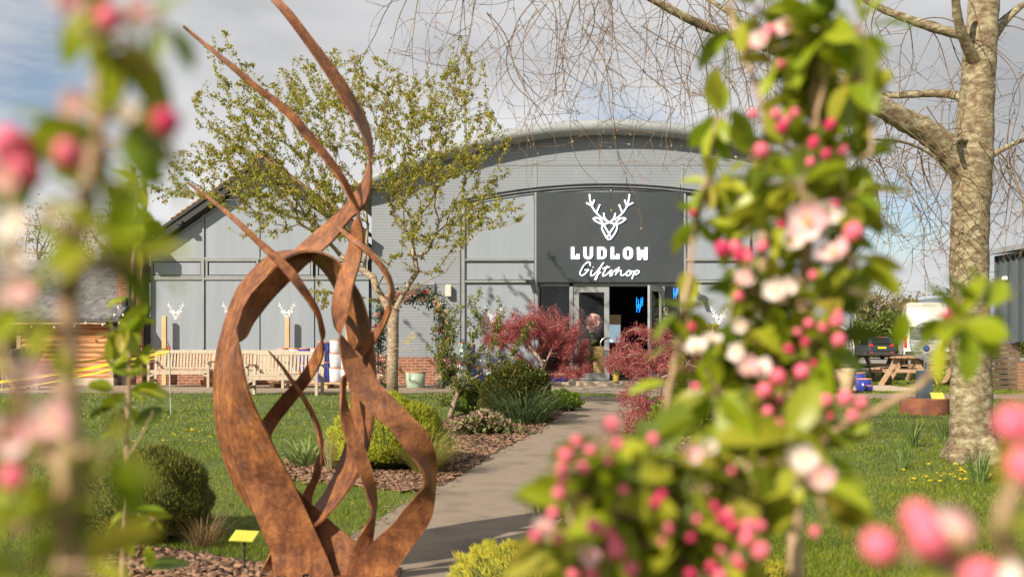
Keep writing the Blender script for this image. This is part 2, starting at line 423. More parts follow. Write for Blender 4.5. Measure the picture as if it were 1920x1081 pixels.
# the lawn: blades everywhere the ground is open
hard = [L_+R_, bedA, bedB, bedC]
NB = 230000
x = rng.uniform(-60, 1980, NB); y = 737+(rng.random(NB)**.85)*(1100-737)
far = rng.uniform(0, 1, 45000); xf = rng.uniform(1180, 1980, 45000); yf = 690+far*50
xm = np.concatenate([rng.uniform(-700, -60, 40000), rng.uniform(1980, 2900, 60000), rng.uniform(-100, 2300, 34000)]); ym = np.concatenate([737+rng.random(100000)**.85*363, rng.uniform(1100, 1420, 34000)])
x = np.concatenate([x, xf, xm]); y = np.concatenate([y, yf, ym])
keep = np.ones(len(x), bool)
xj = x+rng.normal(0, 1, len(x))*(3+(y-740)*.022); yj = y+rng.normal(0, 1.1, len(x))
for pl in hard[:1]: keep &= ~inpoly(pl, xj, yj)
for pl in hard[1:]: keep &= ~(inpoly(pl, x, y) & (rng.random(len(x)) < .985))
g = to_ground(x, y)
CP = [(-18, 21.75), (1.9, 21.75), (2.8, 20.3), (4.5, 20.0), (18, 18.6), (34, 17.4), (34, 19.4), (18, 20.9), (6.5, 21.7), (5.2, 22.75), (-18, 22.75)]
cross = inpoly(CP, g[:, 0]+rng.normal(0, .03, len(g)), g[:, 1]+rng.normal(0, .05, len(g))) | ((g[:, 0] < 9.8) & (g[:, 1] > 22.7))
keep &= ~cross
g = g[keep]; n = len(g); keepj = None
pat = np.sin(g[:, 0]*1.7+np.sin(g[:, 1]*1.1)*2)*np.sin(g[:, 1]*1.3+np.cos(g[:, 0]*.9)*2)
d = np.stack([rng.normal(0, .55, n), rng.normal(0, .55, n), np.ones(n)], 1)
h = rng.uniform(.018, .042, n)*(1+.25*pat)*(1+np.clip((g[:, 1]-9)/22, 0, .6))
wid = 1.0*np.clip(g[:, 1]/6.5, .8, 3.2)
m_grass = leafmat('grass_blades', big=[(.72, .74, .6), (1.08, 1.05, 1), (1.42, 1.2, .95)], cols=[(.065, .10, .008), (.115, .17, .010), (.17, .235, .014), (.23, .29, .02), (.13, .19, .010), (.33, .32, .07)], trans=.38, rough=.5)
tag(cloud('lawn_grass', g, d, h, BLADE, rng, m_grass, roll=2.0, wid=wid), kind='stuff')
m_dand = leafmat('dandelion_yellow', [(.8, .55, .02), (.85, .65, .04)], trans=.2)
x1 = np.concatenate([rng.uniform(250, 400, 34), rng.normal(500, 90, 10), rng.uniform(1690, 1860, 26), rng.uniform(1600, 1760, 10)])
y1 = np.concatenate([rng.uniform(742, 830, 34), rng.uniform(745, 800, 10), rng.uniform(868, 905, 26), rng.uniform(742, 760, 10)])
gd = to_ground(x1, y1, .05); gd = np.repeat(gd, 8, 0); dd = rdir(rng, len(gd)); dd[:, 2] = .35
tag(cloud('dandelions', gd, dd, .022, LEAF2, rng, m_dand), kind='stuff')
m_daisy = leafmat('daisy_white', [(.8, .8, .78), (.7, .7, .72)], trans=.2)
x1 = np.concatenate([rng.normal(850, 30, 40), rng.uniform(450, 700, 15)]); y1 = np.concatenate([rng.normal(752, 4, 40), rng.uniform(745, 800, 15)])
gd = np.repeat(to_ground(x1, y1, .05), 6, 0); dd = rdir(rng, len(gd)); dd[:, 2] = .3
tag(cloud('daisies', gd, dd, .018, LEAF2, rng, m_daisy), kind='stuff')

# ============================================================ GIFT SHOP BUILDING
YB = 26.4; S = F/YB
def bx(px): return (px-960)/S
def bz(py): return CH-(py-HZ)/S
m_clad = rib_mat('ribbed_cladding', (.225, .250, .285), 2, .075, .003, .45)
m_panel = mat('pale_grey_panel', (.245, .278, .325), (.280, .312, .358), 1.1, .34, spec=.6, stretch=(3.5, 1, .3), lo=.3, hi=.7, bump=.0012, bscale=1.5)
m_frame = mat('grey_window_frame', (.235, .255, .265), (.27, .29, .30), 3, .45)
m_gap = mat('dark_joint', (.02, .022, .026), rough=.6)
m_roofm = mat('grey_roof_metal', (.25, .275, .29), (.29, .315, .33), 1.2, .4)
m_sign = mat('charcoal_sign_panel', (.033, .041, .048), (.040, .048, .055), .9, .55)
m_brick = brick_mat('red_brick', (.30, .095, .048), (.21, .066, .036), (.36, .30, .24))
m_glass_dark = mat('dark_shop_glass', (.008, .010, .009), rough=.05, spec=.9)
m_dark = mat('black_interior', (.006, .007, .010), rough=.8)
m_black = mat('black_metal', (.02, .021, .023), rough=.45)
m_white = mat('white_vinyl', (.85, .85, .85), rough=.5)
cx, Rr, zt = 2.66, 15.06, 6.97
def roofz(x, dz=0): return zt-Rr+math.sqrt(max(Rr*Rr-(x-cx)**2, 0))+dz
shop = thing('shop_building', 'grey arched metal gift shop with curved roof and glazed entrance bay', 'building', (cx, YB, 0))
# walls
wl, wr, dl, dr, dh = -3.72, 8.95, bx(1008), bx(1279), bz(531)
mb = MB()
def wallstrip(x0, x1, z0, n=10):
    pts = [(x0+(x1-x0)*i/n, YB, roofz(x0+(x1-x0)*i/n, -.30)) for i in range(n+1)]
    mb.prism([(x0, YB, z0)]+[(x1, YB, z0)]+pts[::-1], (0, .25, 0))
wallstrip(wl, dl, 0.0); wallstrip(dl, dr, dh, 6); wallstrip(dr, wr, 0.0)
mb.box((wr-.12, YB+12.2, 2.6), (.24, 23.9, 5.2)); mb.box((wl+.12, YB+12.2, 2.6), (.24, 23.9, 5.2))
mb.build('wall', m_clad, shop)
# seams of the cladding above the bay
mb = MB()
for px, y0, y1 in ((1005, 300, 352), (1279, 305, 362), (868, 330, 378), (1402, 330, 384)):
    mb.box((bx(px), YB-.004, (bz(y0)+bz(y1))/2), (.05, .02, bz(y0)-bz(y1)))
mb.box((2.6, YB-.004, bz(309)), (7.6, .02, .02))
mb.box((-2.5, YB-.004, bz(531)), (2.3, .02, .03)); mb.build('cladding_trim', m_frame, shop)
# brick plinth either side
for a, b in ((wl, bx(866)), (bx(1404), wr)):
    mb = MB(); mb.box(((a+b)/2, YB-.035, .36), (b-a, .09, .74)); mb.build('brick_plinth', m_brick, shop)
# roof shell and rounded verge
xs = [cx-6.97+13.94*i/48 for i in range(49)]
mb = MB(); vs = []; 
for yy, dz in ((26.2, -.02), (50, -.02), (50, -.30), (26.2, -.30)):
    vs += [(x_, yy, roofz(x_, dz)) for x_ in xs]
fs = []
for k in range(4):
    for i in range(48):
        a = k*49+i; b = ((k+1) % 4)*49+i; fs.append((a, a+1, b+1, b))
mb.add(vs, fs); mb.build('roof', m_roofm, shop, smooth=False)
mb = MB(); vs = []; prof = []
for j in range(14):
    a = 2*math.pi*j/14; prof.append((math.cos(a), math.sin(a)))
for x_ in xs:
    nx, nz = (x_-cx)/Rr, (roofz(x_)+Rr-zt)/Rr
    u = abs(x_-cx)/6.97; th = .20*(1-max(0, (u-.93))/.07*.55)
    for a, b in prof:
        o_ = -th+b*th; vs.append((x_+nx*o_, 26.16+a*.30, roofz(x_)+nz*o_))
fs = [(i*14+j, i*14+(j+1) % 14, (i+1)*14+(j+1) % 14, (i+1)*14+j) for i in range(48) for j in range(14)]
fs += [tuple(range(14)), tuple(range(48*14, 49*14))]
mb.add(vs, fs); mb.build('fascia', m_roofm, shop, smooth=True)
# arched bay: panels, frames, arched head
ax0, ax1 = bx(868), bx(1402); acx = (ax0+ax1)/2; sag = .42; hw = (ax1-ax0)/2; Ra = (hw*hw+sag*sag)/(2*sag); azt = bz(353)
def az(x_, dz=0): return azt-Ra+math.sqrt(Ra*Ra-(x_-acx)**2)+dz
mb = MB()
def bay(x0, x1, z0, z1=None, n=6):
    if z1 is None:
        pts = [(x0+(x1-x0)*i/n, YB-.05, az(x0+(x1-x0)*i/n, -.06)) for i in range(n+1)]
        mb.prism([(x0, YB-.05, z0), (x1, YB-.05, z0)]+pts[::-1], (0, .045, 0))
    else: mb.box(((x0+x1)/2, YB-.028, (z0+z1)/2), (x1-x0, .045, z1-z0))
bays = []
for x0, x1 in ((bx(872), bx(1001)), (bx(1284), bx(1398))):
    bay(x0, x1, bz(485)); bay(x0, x1, bz(524), bz(490)); bay(x0, x1, bz(712), bz(531))
bay(bx(1008), bx(1142), bz(361)-.0); bay(bx(1147), bx(1278), bz(361))
mb.build('bay_panel', m_panel, shop)
mb = MB()
for px in (868.5, 1005, 1281.5, 1401): mb.box((bx(px), YB-.06, az(bx(px))/2), (.085, .11, az(bx(px))-.04))
for px0, px1 in ((872, 1001), (1284, 1398)):
    for py, hh in ((487.5, .05), (527.5, .06)): mb.box(((bx(px0)+bx(px1))/2, YB-.055, bz(py)), (bx(px1)-bx(px0), .09, hh))
mb.box((bx(1144.5), YB-.055, az(bx(1144))-.09), (.045, .08, .16))
mb.build('bay_frame', m_frame, shop)
mb = MB()
pts = [(ax0-.06+(ax1-ax0+.12)*i/30, YB-.10, az(min(max(ax0-.06+(ax1-ax0+.12)*i/30, ax0), ax1), .0)) for i in range(31)]
mb.tube(pts, .026, 6)
pts2 = [(p[0], YB-.16, p[2]+.075) for p in pts]; mb.tube(pts2, .03, 6)
for px0, px1 in ((872, 1001), (1284, 1398)):
    for py in (489.6, 530.2): mb.box(((bx(px0)+bx(px1))/2, YB-.07, bz(py)), (bx(px1)-bx(px0), .07, .018))
mb.box((bx(864), YB-.02, bz(550)), (.03, .05, 4.7))
mb.build('arch_flashing', m_black, shop)
# entrance: threshold, frames, glass, doors, room behind
mb = MB(); mb.box(((dl+dr)/2+.1, YB-.35, .055), (dr-dl+1.3, .9, .11), bev=.01); mb.build('threshold', m_pave, shop)
z0 = .11; z1 = bz(537)
mb = MB()
for px, w in ((1009, .07), (1071, .10), (1278, .07)): mb.box((bx(px), YB+.03, (z0+dh)/2), (w, .12, dh-z0))
mb.box(((dl+dr)/2, YB+.03, dh-.04), (dr-dl, .12, .075))
mb.box(((bx(1009)+bx(1071))/2, YB+.03, z0+.03), (.8, .11, .06))
mb.box((bx(1243), YB+.03, (z0+z1)/2), (.08, .12, z1-z0)); mb.box(((bx(1243)+bx(1278))/2, YB+.03, z0+.05), (.45, .11, .1))
mb.build('door_frame', m_frame, shop)
mb = MB(); mb.box(((bx(1014)+bx(1066))/2, YB+.04, (z0+dh)/2), (bx(1066)-bx(1014), .012, dh-z0-.12))
mb2 = MB(); mb2.box(((bx(1247)+bx(1274))/2, YB+.04, (z0+dh)/2), (bx(1274)-bx(1247), .012, dh-z0-.12))
def glassm():
    m, t, b = bsdf_mat('clear_shop_glass'); MATS['clear_shop_glass'] = m
    tr = t.nodes.new('ShaderNodeBsdfTransparent'); tr.inputs[0].default_value = (.94, .96, .95, 1)
    gl = t.nodes.new('ShaderNodeBsdfGlossy'); gl.inputs['Roughness'].default_value = .03
    lw = t.nodes.new('ShaderNodeLayerWeight'); lw.inputs[0].default_value = .5
    mx = t.nodes.new('ShaderNodeMixShader'); t.links.new(math_n(t, 'MULTIPLY_ADD', math_n(t, 'POWER', lw.outputs['Facing'], 4), .5, .05), mx.inputs[0]); t.links.new(tr.outputs[0], mx.inputs[1]); t.links.new(gl.outputs[0], mx.inputs[2])
    t.links.new(mx.outputs[0], t.nodes['Material Output'].inputs[0]); return m
m_glass = glassm()
mb.build('side_window', m_glass, shop); mb2.build('side_window', m_glass, shop)
m_chrome = mat('brushed_steel', (.6, .6, .6), rough=.25, metal=1)
def door_leaf(x, y, width, ang, hand):
    """leaf hinged at (x, y) swinging by ang about z"""
    r = MB(); M = Matrix.Translation((x, y, 0)) @ Matrix.Rotation(ang, 4, 'Z'); st = .13
    def bb(c, d_):
        k = len(r.v); r.box(c, d_); r.v[k:] = [tuple(M @ Vector(v)) for v in r.v[k:]]
    H = z1-z0-.03; zc = z0+.02+H/2
    bb((st/2, 0, zc), (st, .06, H)); bb((width-st/2, 0, zc), (st, .06, H))
    bb((width/2, 0, zc+H/2-.07), (width-2*st, .055, .14)); bb((width/2, 0, zc-H/2+.09), (width-2*st, .055, .18))
    d_ = r.build('door', m_frame, shop)
    r = MB(); bb((width/2, 0, zc+.02), (width-2*st, .012, H-.32)); r.build('pane', m_glass, d_)
    r = MB(); c = M @ Vector((width-st/2+.0, -.06, 1.08)); 
    r.tube([c+Vector((math.cos(a)*.17-.0, 0, math.sin(a)*.17)) for a in [R(60+240*i/16) for i in range(17)]], .017, 8, True)
    if hand: r.build('handle', m_chrome, d_)
    return d_
door_leaf(bx(1076), YB+.0, bx(1142)-bx(1076), 0, True)
door_leaf(bx(1241), YB+.0, 1.0, R(180+62), False)
xl, xr = bx(1000), bx(1285)
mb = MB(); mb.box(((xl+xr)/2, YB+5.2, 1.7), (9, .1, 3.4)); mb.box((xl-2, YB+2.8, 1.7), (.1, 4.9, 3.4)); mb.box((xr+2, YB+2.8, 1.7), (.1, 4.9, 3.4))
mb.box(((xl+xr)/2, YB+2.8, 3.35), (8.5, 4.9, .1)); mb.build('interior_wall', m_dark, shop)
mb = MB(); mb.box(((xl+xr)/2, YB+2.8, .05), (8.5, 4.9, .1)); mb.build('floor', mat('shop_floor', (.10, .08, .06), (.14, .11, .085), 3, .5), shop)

# sign board
sgn = thing('shop_sign', 'large charcoal sign board with glowing white stag head and shop name over the doors', 'sign', (bx(1142), YB-.06, bz(530)))
mb = MB(); mb.box(((bx(1005.5)+bx(1279))/2, YB-.10, (bz(361)+bz(530))/2), (bx(1279)-bx(1005.5), .10, bz(361)-bz(530)), bev=.006)
mb.build('sign_panel', m_sign, sgn)
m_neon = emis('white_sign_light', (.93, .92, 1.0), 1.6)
YS = YB-.185
def sp(px, py, Y=YS): return P(px, py, Y)
def zc(x_, y_): return (1060+x_/6.0, 350+y_/6.0)    # helper: sign drawing grid
stag = [[(272, 85), (278, 140), (297, 215), (345, 290), (415, 355), (495, 400), (560, 420), (600, 415), (650, 388), (678, 362), (655, 352), (610, 362), (570, 400), (545, 450), (493, 530), (478, 560)],
        [(722, 85), (714, 140), (695, 215), (645, 295), (580, 350), (495, 400), (440, 420), (395, 412), (340, 385), (316, 358), (345, 350), (385, 362), (415, 400), (445, 450), (493, 530), (508, 560)],
        [(235, 180), (297, 215)], [(327, 148), (300, 212)], [(388, 200), (350, 290)], [(432, 295), (440, 345), (468, 382)],
        [(762, 180), (695, 215)], [(666, 148), (690, 210)], [(605, 200), (640, 290)], [(562, 298), (548, 348), (520, 385)],
        [(415, 425), (412, 470), (435, 520), (468, 578), (492, 590), (518, 578), (555, 525), (580, 470), (578, 425)]]
def stag_lines(mb, f, r, smooth=True, n=4):
    for k, ln in enumerate(stag):
        q = crom(ln, len(ln)*n) if (smooth and len(ln) > 2) else ln
        mb.tube([f(a, b) for a, b in q], r, 6)
mb = MB(); stag_lines(mb, lambda a, b: sp(*zc(a, b)), .0165); mb.build('stag_emblem', m_neon, sgn, smooth=True)
mb = MB()
def poly(pts): mb.prism([sp(*zc(a, b)) for a, b in pts], (0, .05, 0))
for x0 in (66, 514): poly([(x0, 678), (x0+33, 678), (x0+33, 778), (x0+60, 778), (x0+60, 758), (x0+94, 758), (x0+94, 812), (x0, 812)])
def strokes(lines, w, n=6):
    for ln in lines:
        q = crom(ln, len(ln)*n) if len(ln) > 2 else ln
        q = [sp(*zc(a, b)) for a, b in q]
        mb.tube(q, w, 6)
# U D O as thick closed outlines
def arcpts(cx_, cy_, rx, ry, a0, a1, n=10): return [(cx_+rx*math.cos(R(a0+(a1-a0)*i/n)), cy_+ry*math.sin(R(a0+(a1-a0)*i/n))) for i in range(n+1)]
poly([(206, 678), (238, 678)]+[(238, 760)]+arcpts(259, 765, 21, 25, 180, 0)[1:-1]+[(280, 760), (280, 678), (310, 678), (310, 765)]+arcpts(258, 765, 52, 50, 0, 180))
for (a, b) in (((360, 678), 0),):
    poly([(360, 678), (392, 678), (392, 812), (360, 812)])
    poly([(392, 678)]+arcpts(412, 728, 52, 50, -90, 0)+arcpts(412, 764, 52, 48, 0, 90)+[(392, 812), (392, 788)]+arcpts(408, 762, 24, 26, 90, 0)+arcpts(408, 728, 24, 26, 0, -90)+[(392, 702)])
def half(sgnx):
    o_ = arcpts(706, 728, 54*sgnx, 50, -90, 0)+arcpts(706, 766, 54*sgnx, 50, 0, 90); i_ = arcpts(706, 764, 22*sgnx, 24, 90, 0)+arcpts(706, 730, 22*sgnx, 24, 0, -90)
    poly(o_+i_)
half(1); half(-1)
poly([(808, 682), (838, 682), (842, 770), (854, 712), (878, 712), (890, 770), (894, 682), (926, 682), (922, 818), (884, 818), (866, 762), (850, 818), (812, 818)])
mb.build('name_lettering', m_neon, sgn)
mb = MB()
script = [[(282, 888), (275, 852), (250, 848), (210, 880), (180, 930), (165, 970), (180, 995), (215, 985), (250, 945), (262, 932), (215, 935)],
          [(300, 935), (285, 975), (292, 1000), (325, 985), (370, 935), (410, 880), (430, 856), (420, 862), (395, 910), (370, 975), (350, 1030), (340, 1045), (338, 1025), (360, 990), (400, 960)],
          [(470, 890), (440, 950), (420, 990), (430, 1003), (465, 985), (520, 935), (515, 955), (530, 985), (515, 1002), (495, 1000)],
          [(420, 918), (500, 900)], [(310, 905), (314, 902)],
          [(500, 985), (555, 945), (605, 908), (590, 935), (562, 990), (580, 965), (612, 940), (628, 945), (622, 985), (645, 995), (680, 975)],
          [(722, 945), (700, 950), (685, 985), (700, 1000), (730, 985), (742, 955), (722, 945), (735, 960), (790, 945)],
          [(790, 945), (765, 990), (750, 1035)], [(775, 970), (800, 945), (825, 945), (825, 965), (795, 985), (770, 985)]]
strokes(script, .0125)
mb.build('script_lettering', m_neon, sgn, smooth=True)
# stag transfers on the panels
def stag_small(px, py, Y, parent, w=34.0):
    r = MB(); k = w/530
    stag_lines(r, lambda a, b: P(px+(a-497)*k, py+(b-335)*k, Y), .0085, n=2)
    return r.build('stag_transfer', m_white, parent)
stag_small(925, 590, YB-.051, shop, 36); stag_small(1348, 590, YB-.051, shop, 36)

# floodlights, vent, wall lamp fixed to the shop
def flood(px, py, s_):
    t = thing('floodlight', 'small black floodlight on an arm %s the sign board' % ('left of' if s_ < 0 else 'right of'), 'light', P(px, py, YB-.1), 'floodlights beside the sign')
    mb = MB(); mb.bar(P(px-6*s_, py, YB-.12), P(px+4*s_, py+3, YB-.4), .05); mb.build('arm', m_black, t)
    mb = MB(); mb.bar(P(px-8, py+1, YB-.42), P(px+9, py+2, YB-.42), .10, .08); mb.bar(P(px+4, py+4, YB-.44), P(px+9, py+22, YB-.5), .035, .10); mb.build('lamp_head', m_black, t)
flood(994, 527, -1); flood(1298, 533, 1)
mb = MB(); 
for i in range(7): mb.box(P(800, 533+i*4.4, YB-.06), (.42, .05, .028), rx=R(25))
mb.box(P(800, 546, YB-.03), (.44, .03, .48)); o = mb.build('wall_vent', m_frame, loc=P(800, 560, YB)); tag(o, 'louvred vent high on the ribbed wall above the flower arch', 'vent')
mb = MB(); mb.box(P(841, 545, YB-.1), (.16, .14, .32), bev=.02); o = mb.build('wall_lamp', mat('opal_lamp', (.62, .55, .46), rough=.5), loc=P(841, 560, YB)); tag(o, 'small cream box lamp on the ribbed wall beside the vent', 'wall light')

# ============================================================ GABLED BUILDING
gb = thing('gabled_building', 'tiled gable ended building with pale grey glazed panels left of the arched shop', 'building', (-6.56, YB, 0))
m_tile = mat('clay_roof_tiles', (.30, .14, .07), (.44, .24, .13), 12, .85, .02, 20)
m_barge = mat('black_bargeboard', (.016, .016, .018), (.028, .027, .026), 5, .6)
sl_ = (5.98-4.11)/2.69; apx, apz = -6.56, 5.98
gl, gr = bx(282), -3.74
def gz(x_, d=0): return apz-abs(x_-apx)*sl_-d
mb = MB(); mb.prism([(gl, YB, 0), (gr, YB, 0), (gr, YB, gz(gr, .3)), (apx, YB, gz(apx, .3)), (gl, YB, gz(gl, .3))], (0, .25, 0))
mb.box((gl+.12, YB+6, 1.95), (.24, 11.9, 3.9)); mb.build('wall', m_gap, gb)
cols = [282, 384.5, 488.5, 590.5, 693]
mb = MB(); fr = MB()
for a, b in zip(cols[:-1], cols[1:]):
    x0, x1 = bx(a)+.016, bx(b)-.016; Yp = YB-.05
    top = [(x0, Yp, gz(x0, .42)), (x1, Yp, gz(x1, .42))]
    if x0 < apx < x1: top = [top[0], (apx, Yp, gz(apx, .42)), top[1]]
    mb.prism([(x0, Yp, bz(483)), (x1, Yp, bz(483))]+top[::-1], (0, .045, 0))
    mb.box(((x0+x1)/2, Yp+.0225, (bz(490)+bz(517))/2), (x1-x0-.2, .045, bz(490)-bz(517)-.05))
    mb.box(((x0+x1)/2, Yp+.0225, (bz(525)+bz(656))/2), (x1-x0, .045, bz(525)-bz(656)))
    for z_ in (488.5, 518.5): fr.box(((x0+x1)/2, YB-.06, bz(z_)), (x1-x0-.02, .06, .045))
    for xx in (x0+.05, x1-.05): fr.box((xx, YB-.06, (bz(490)+bz(517))/2), (.05, .055, bz(490)-bz(517)-.02))
    fr.box(((x0+x1)/2, YB-.05, bz(484.5)), (x1-x0+.02, .08, .055)); fr.box(((x0+x1)/2, YB-.05, bz(522.5)), (x1-x0+.02, .08, .055))
    fr.box(((x0+x1)/2, YB-.05, bz(657.5)), (x1-x0+.06, .12, .05))
mb.build('wall_panel', m_panel, gb)
for a in (384.0,): fr.box((bx(a)-.015, YB-.045, bz(500)), (.045, .10, 4.3))
fr.bar((gl, YB-.06, gz(gl, .44)), (apx, YB-.06, gz(apx, .44)), .06, .07); fr.bar((gr, YB-.06, gz(gr, .44)), (apx, YB-.06, gz(apx, .44)), .06, .07)
fr.build('panel_frame', m_frame, gb)
mb = MB(); mb.box(((gl+gr)/2, YB-.03, .43), (gr-gl, .14, .86)); mb.build('brick_plinth', m_brick, gb)
mb = MB(); mb.box((bx(259)-.1, YB-.10, 1.9), (.66, .5, 3.8)); mb.build('brick_pier', m_brick, gb)
mb = MB(); mb.tube([(bx(256), YB-.43, .1), (bx(256), YB-.43, 3.75)], .045, 8)
for z_ in (.6, 1.7, 2.8): mb.box((bx(256), YB-.41, z_), (.13, .07, .06))
mb.build('downpipe', m_black, gb)
mb = MB(); mb.box((bx(280)-.0, YB-.14, 1.9), (.07, .12, 3.8)); mb.build('corner_trim', m_black, gb)
# roof slopes with courses of tiles
mb = MB(); ex = .08
for s_ in (-1, 1):
    n_ = 17; L = 2.85
    for i in range(n_):
        d0 = L*i/n_; d1 = L*(i+1)/n_+.03
        def q(d_, up): return (apx+s_*d_*math.cos(math.atan(sl_)), apz-d_*math.sin(math.atan(sl_))+up)
        a = q(d0, 0.0); b = q(d1, .035)
        mb.prism([(a[0], 26.0, a[1]), (b[0], 26.0, b[1]), (b[0], 26.0, b[1]-.03), (a[0], 26.0, a[1]-.03)], (0, 14, 0))
mb.tube([(apx, 25.96, apz+.02), (apx, 39.5, apz+.02)], .09, 8)
mb.build('roof', m_tile, gb)
mb = MB()
for s_ in (-1, 1):
    e = (apx+s_*2.80, apz-2.80*sl_)
    mb.prism([(apx, 26.03, apz-.04), (e[0], 26.03, e[1]-.04), (e[0], 26.03, e[1]-.33), (apx, 26.03, apz-.33)], (0, .04, 0))
    mb.prism([(apx, 26.08, apz-.33), (e[0], 26.08, e[1]-.33), (e[0], 26.08, e[1]-.37), (apx, 26.08, apz-.37)], (0, .5, 0))
    mb.prism([(apx, 25.99, apz-.03), (e[0], 25.99, e[1]-.03), (e[0], 25.99, e[1]-.12), (apx, 25.99, apz-.12)], (0, .035, 0))
mb.box((gl-.15, YB-.1, 3.72), (.5, 1.6, .34)); mb.tube([(gl-.42, 25.5, 3.86), (gl-.42, 28, 3.86)], .07, 8)
mb.build('bargeboard', m_barge, gb)
for px in (330, 433, 538, 640): stag_small(px, 582, YB-.051, gb, 34)
mb = MB(); mb.box(P(338, 418, 26.0), (.14, .2, .10)); mb.build('eaves_camera', m_black, gb)

# steel post rising behind the gable roof
stp = MB(); Yp = 27.5
x0 = P(249, 0, Yp).x; x1 = P(270, 0, Yp).x; zt_ = P(0, 312, Yp).z; zb_ = 0
stp.box((x0, Yp, (zt_)/2), (.05, .3, zt_)); stp.box((x1, Yp, (zt_-.12)/2), (.05, .3, zt_-.12));
stp.bar((x0, Yp, zt_), (x1, Yp, zt_-.12), .3, .04); stp.box(((x0+x1)/2, Yp, zt_-.28), (x1-x0, .28, .03))
stp.bar((x1, Yp, P(0, 345, Yp).z), P(362, 372, Yp), .07, .07)
o = stp.build('steel_post', mat('weathered_steel', (.20, .21, .19), (.28, .28, .25), 5, .6), loc=((x0+x1)/2, Yp, 0)); tag(o, 'grey steel H section post standing above the gable roof end', 'post')

# ============================================================ LOG SHED
YS_ = 25.9
def q(px, py, Y=YS_): return P(px, py, Y)
sh = thing('log_shed', 'log clad timber shed with grey slate roof at left of the brick pier', 'shed', (q(125, 722).x, YS_, 0))
m_log = mat('orange_log_timber', (.44, .19, .075), (.60, .29, .12), 3, .6, .004, 40, stretch=(.4, 3, 6), c3=(.52, .23, .09))
m_slate = mat('grey_slate', (.10, .10, .108), (.19, .185, .19), 6, .6, .006, 20)
xl, xr = q(40, 0).x, q(207, 0).x
mb = MB(); nlog = 11; zlo, zhi = q(0, 708).z, q(0, 606).z; hl = (zhi-zlo)/nlog
for i in range(nlog):
    z_ = zlo+hl*(i+.5)
    mb.tube([(xl, YS_, z_), ((xl+xr)/2, YS_, z_+.003), (xr, YS_, z_)], hl*.56, 10)
mb.build('log_wall', m_log, sh)
for xx in (xl-.03, xr+.05):
    mb = MB(); mb.box((xx, YS_, (zlo+zhi)/2+.05), (.11, .16, zhi-zlo+.1)); mb.build('corner_post', mat('aged_timber', (.30, .20, .12), (.42, .30, .19), 6, .8), sh)
mb = MB(); mb.box(((xl+xr)/2, YS_+.9, zlo/2), (xr-xl+.3, 2.1, zlo), bev=.01); mb.build('base', m_pave, sh)
mb = MB(); mb.box(((xl+xr)/2, YS_+1.6, (zlo+zhi)/2+.1), (xr-xl-.1, 2.9, zhi-zlo+.3)); mb.build('wall', mat('shed_dark_wall', (.10, .045, .03), rough=.8), sh)
mb = MB(); ze = q(0, 603, 25.5).z; mb.box(((xl+xr)/2-.2, 25.5, ze), (xr-xl+.5, .05, .11)); mb.build('fascia', mat('cream_timber', (.62, .47, .28), (.7, .54, .34), 4, .7), sh)
mb = MB(); xe = q(226, 0, 25.5).x
for i in range(13):
    u0, u1 = i/13, (i+1)/13+.01
    ya, yb = 25.42+3.0*u0, 25.42+3.0*u1; za, zb2 = ze+.07+1.75*u0, ze+.07+1.75*u1
    xw = .32; k = 0; x_ = xl-2.5-(.16 if i % 2 else 0)
    while x_ < xe-.02:
        w_ = min(xw, xe-x_); dz = rng.uniform(0, .008)
        mb.add([(x_+.006, ya, za+.035+dz), (x_+w_-.006, ya, za+.035+dz), (x_+w_-.006, yb, zb2+dz), (x_+.006, yb, zb2+dz), (x_+.006, ya, za), (x_+w_-.006, ya, za)], [(0, 1, 2, 3), (4, 5, 1, 0)])
        x_ += xw
mb.prism([(xl-2.5, 25.42, ze+.05), (xe, 25.42, ze+.05), (xe, 28.42, ze+1.8), (xl-2.5, 28.42, ze+1.8)], (0, .02, -.05))
mb.build('roof', m_slate, sh)
mb = MB(); mb.bar((xe+.02, 25.4, ze+.02), (xe+.02, 28.4, ze+1.77), .04, .18); mb.bar((xe+.03, 25.45, ze-.25), (xe+.03, 25.45, ze+.05), .05)
mb.box((q(229, 0).x+.04, YS_+.1, 1.15), (.1, .2, 2.3)); mb.box((q(243, 0).x, YS_+.5, 1.3), (.22, .3, 2.6)); mb.build('gable_end', m_black, sh)
# string of bulbs
st = thing('string_lights', 'black festoon cable of small clear bulbs along the shed eaves', 'lights', (xr, 25.45, ze))
mb = MB(); pts = []; bulbs = []
for px, py in ((60, 612), (102, 613), (140, 611), (161, 605), (193, 608), (215, 590), (222, 576), (231, 590), (224, 605), (226, 625)):
    pts.append(q(px, py-3, 25.4)); bulbs.append(q(px, py, 25.4))
mb.tube([tuple(p) for p in crom(pts, 50)], .008, 4); mb.build('cable', m_black, st)
m_bulb = mat('frosted_bulb', (.8, .74, .6), rough=.2)
for b_ in bulbs:
    mb = MB(); mb.lathe(b_, [(.004, -.04), (.026, -.03), (.032, -.005), (.02, .02), (.008, .035)], 8); mb.build('bulb', m_bulb, st, smooth=True)
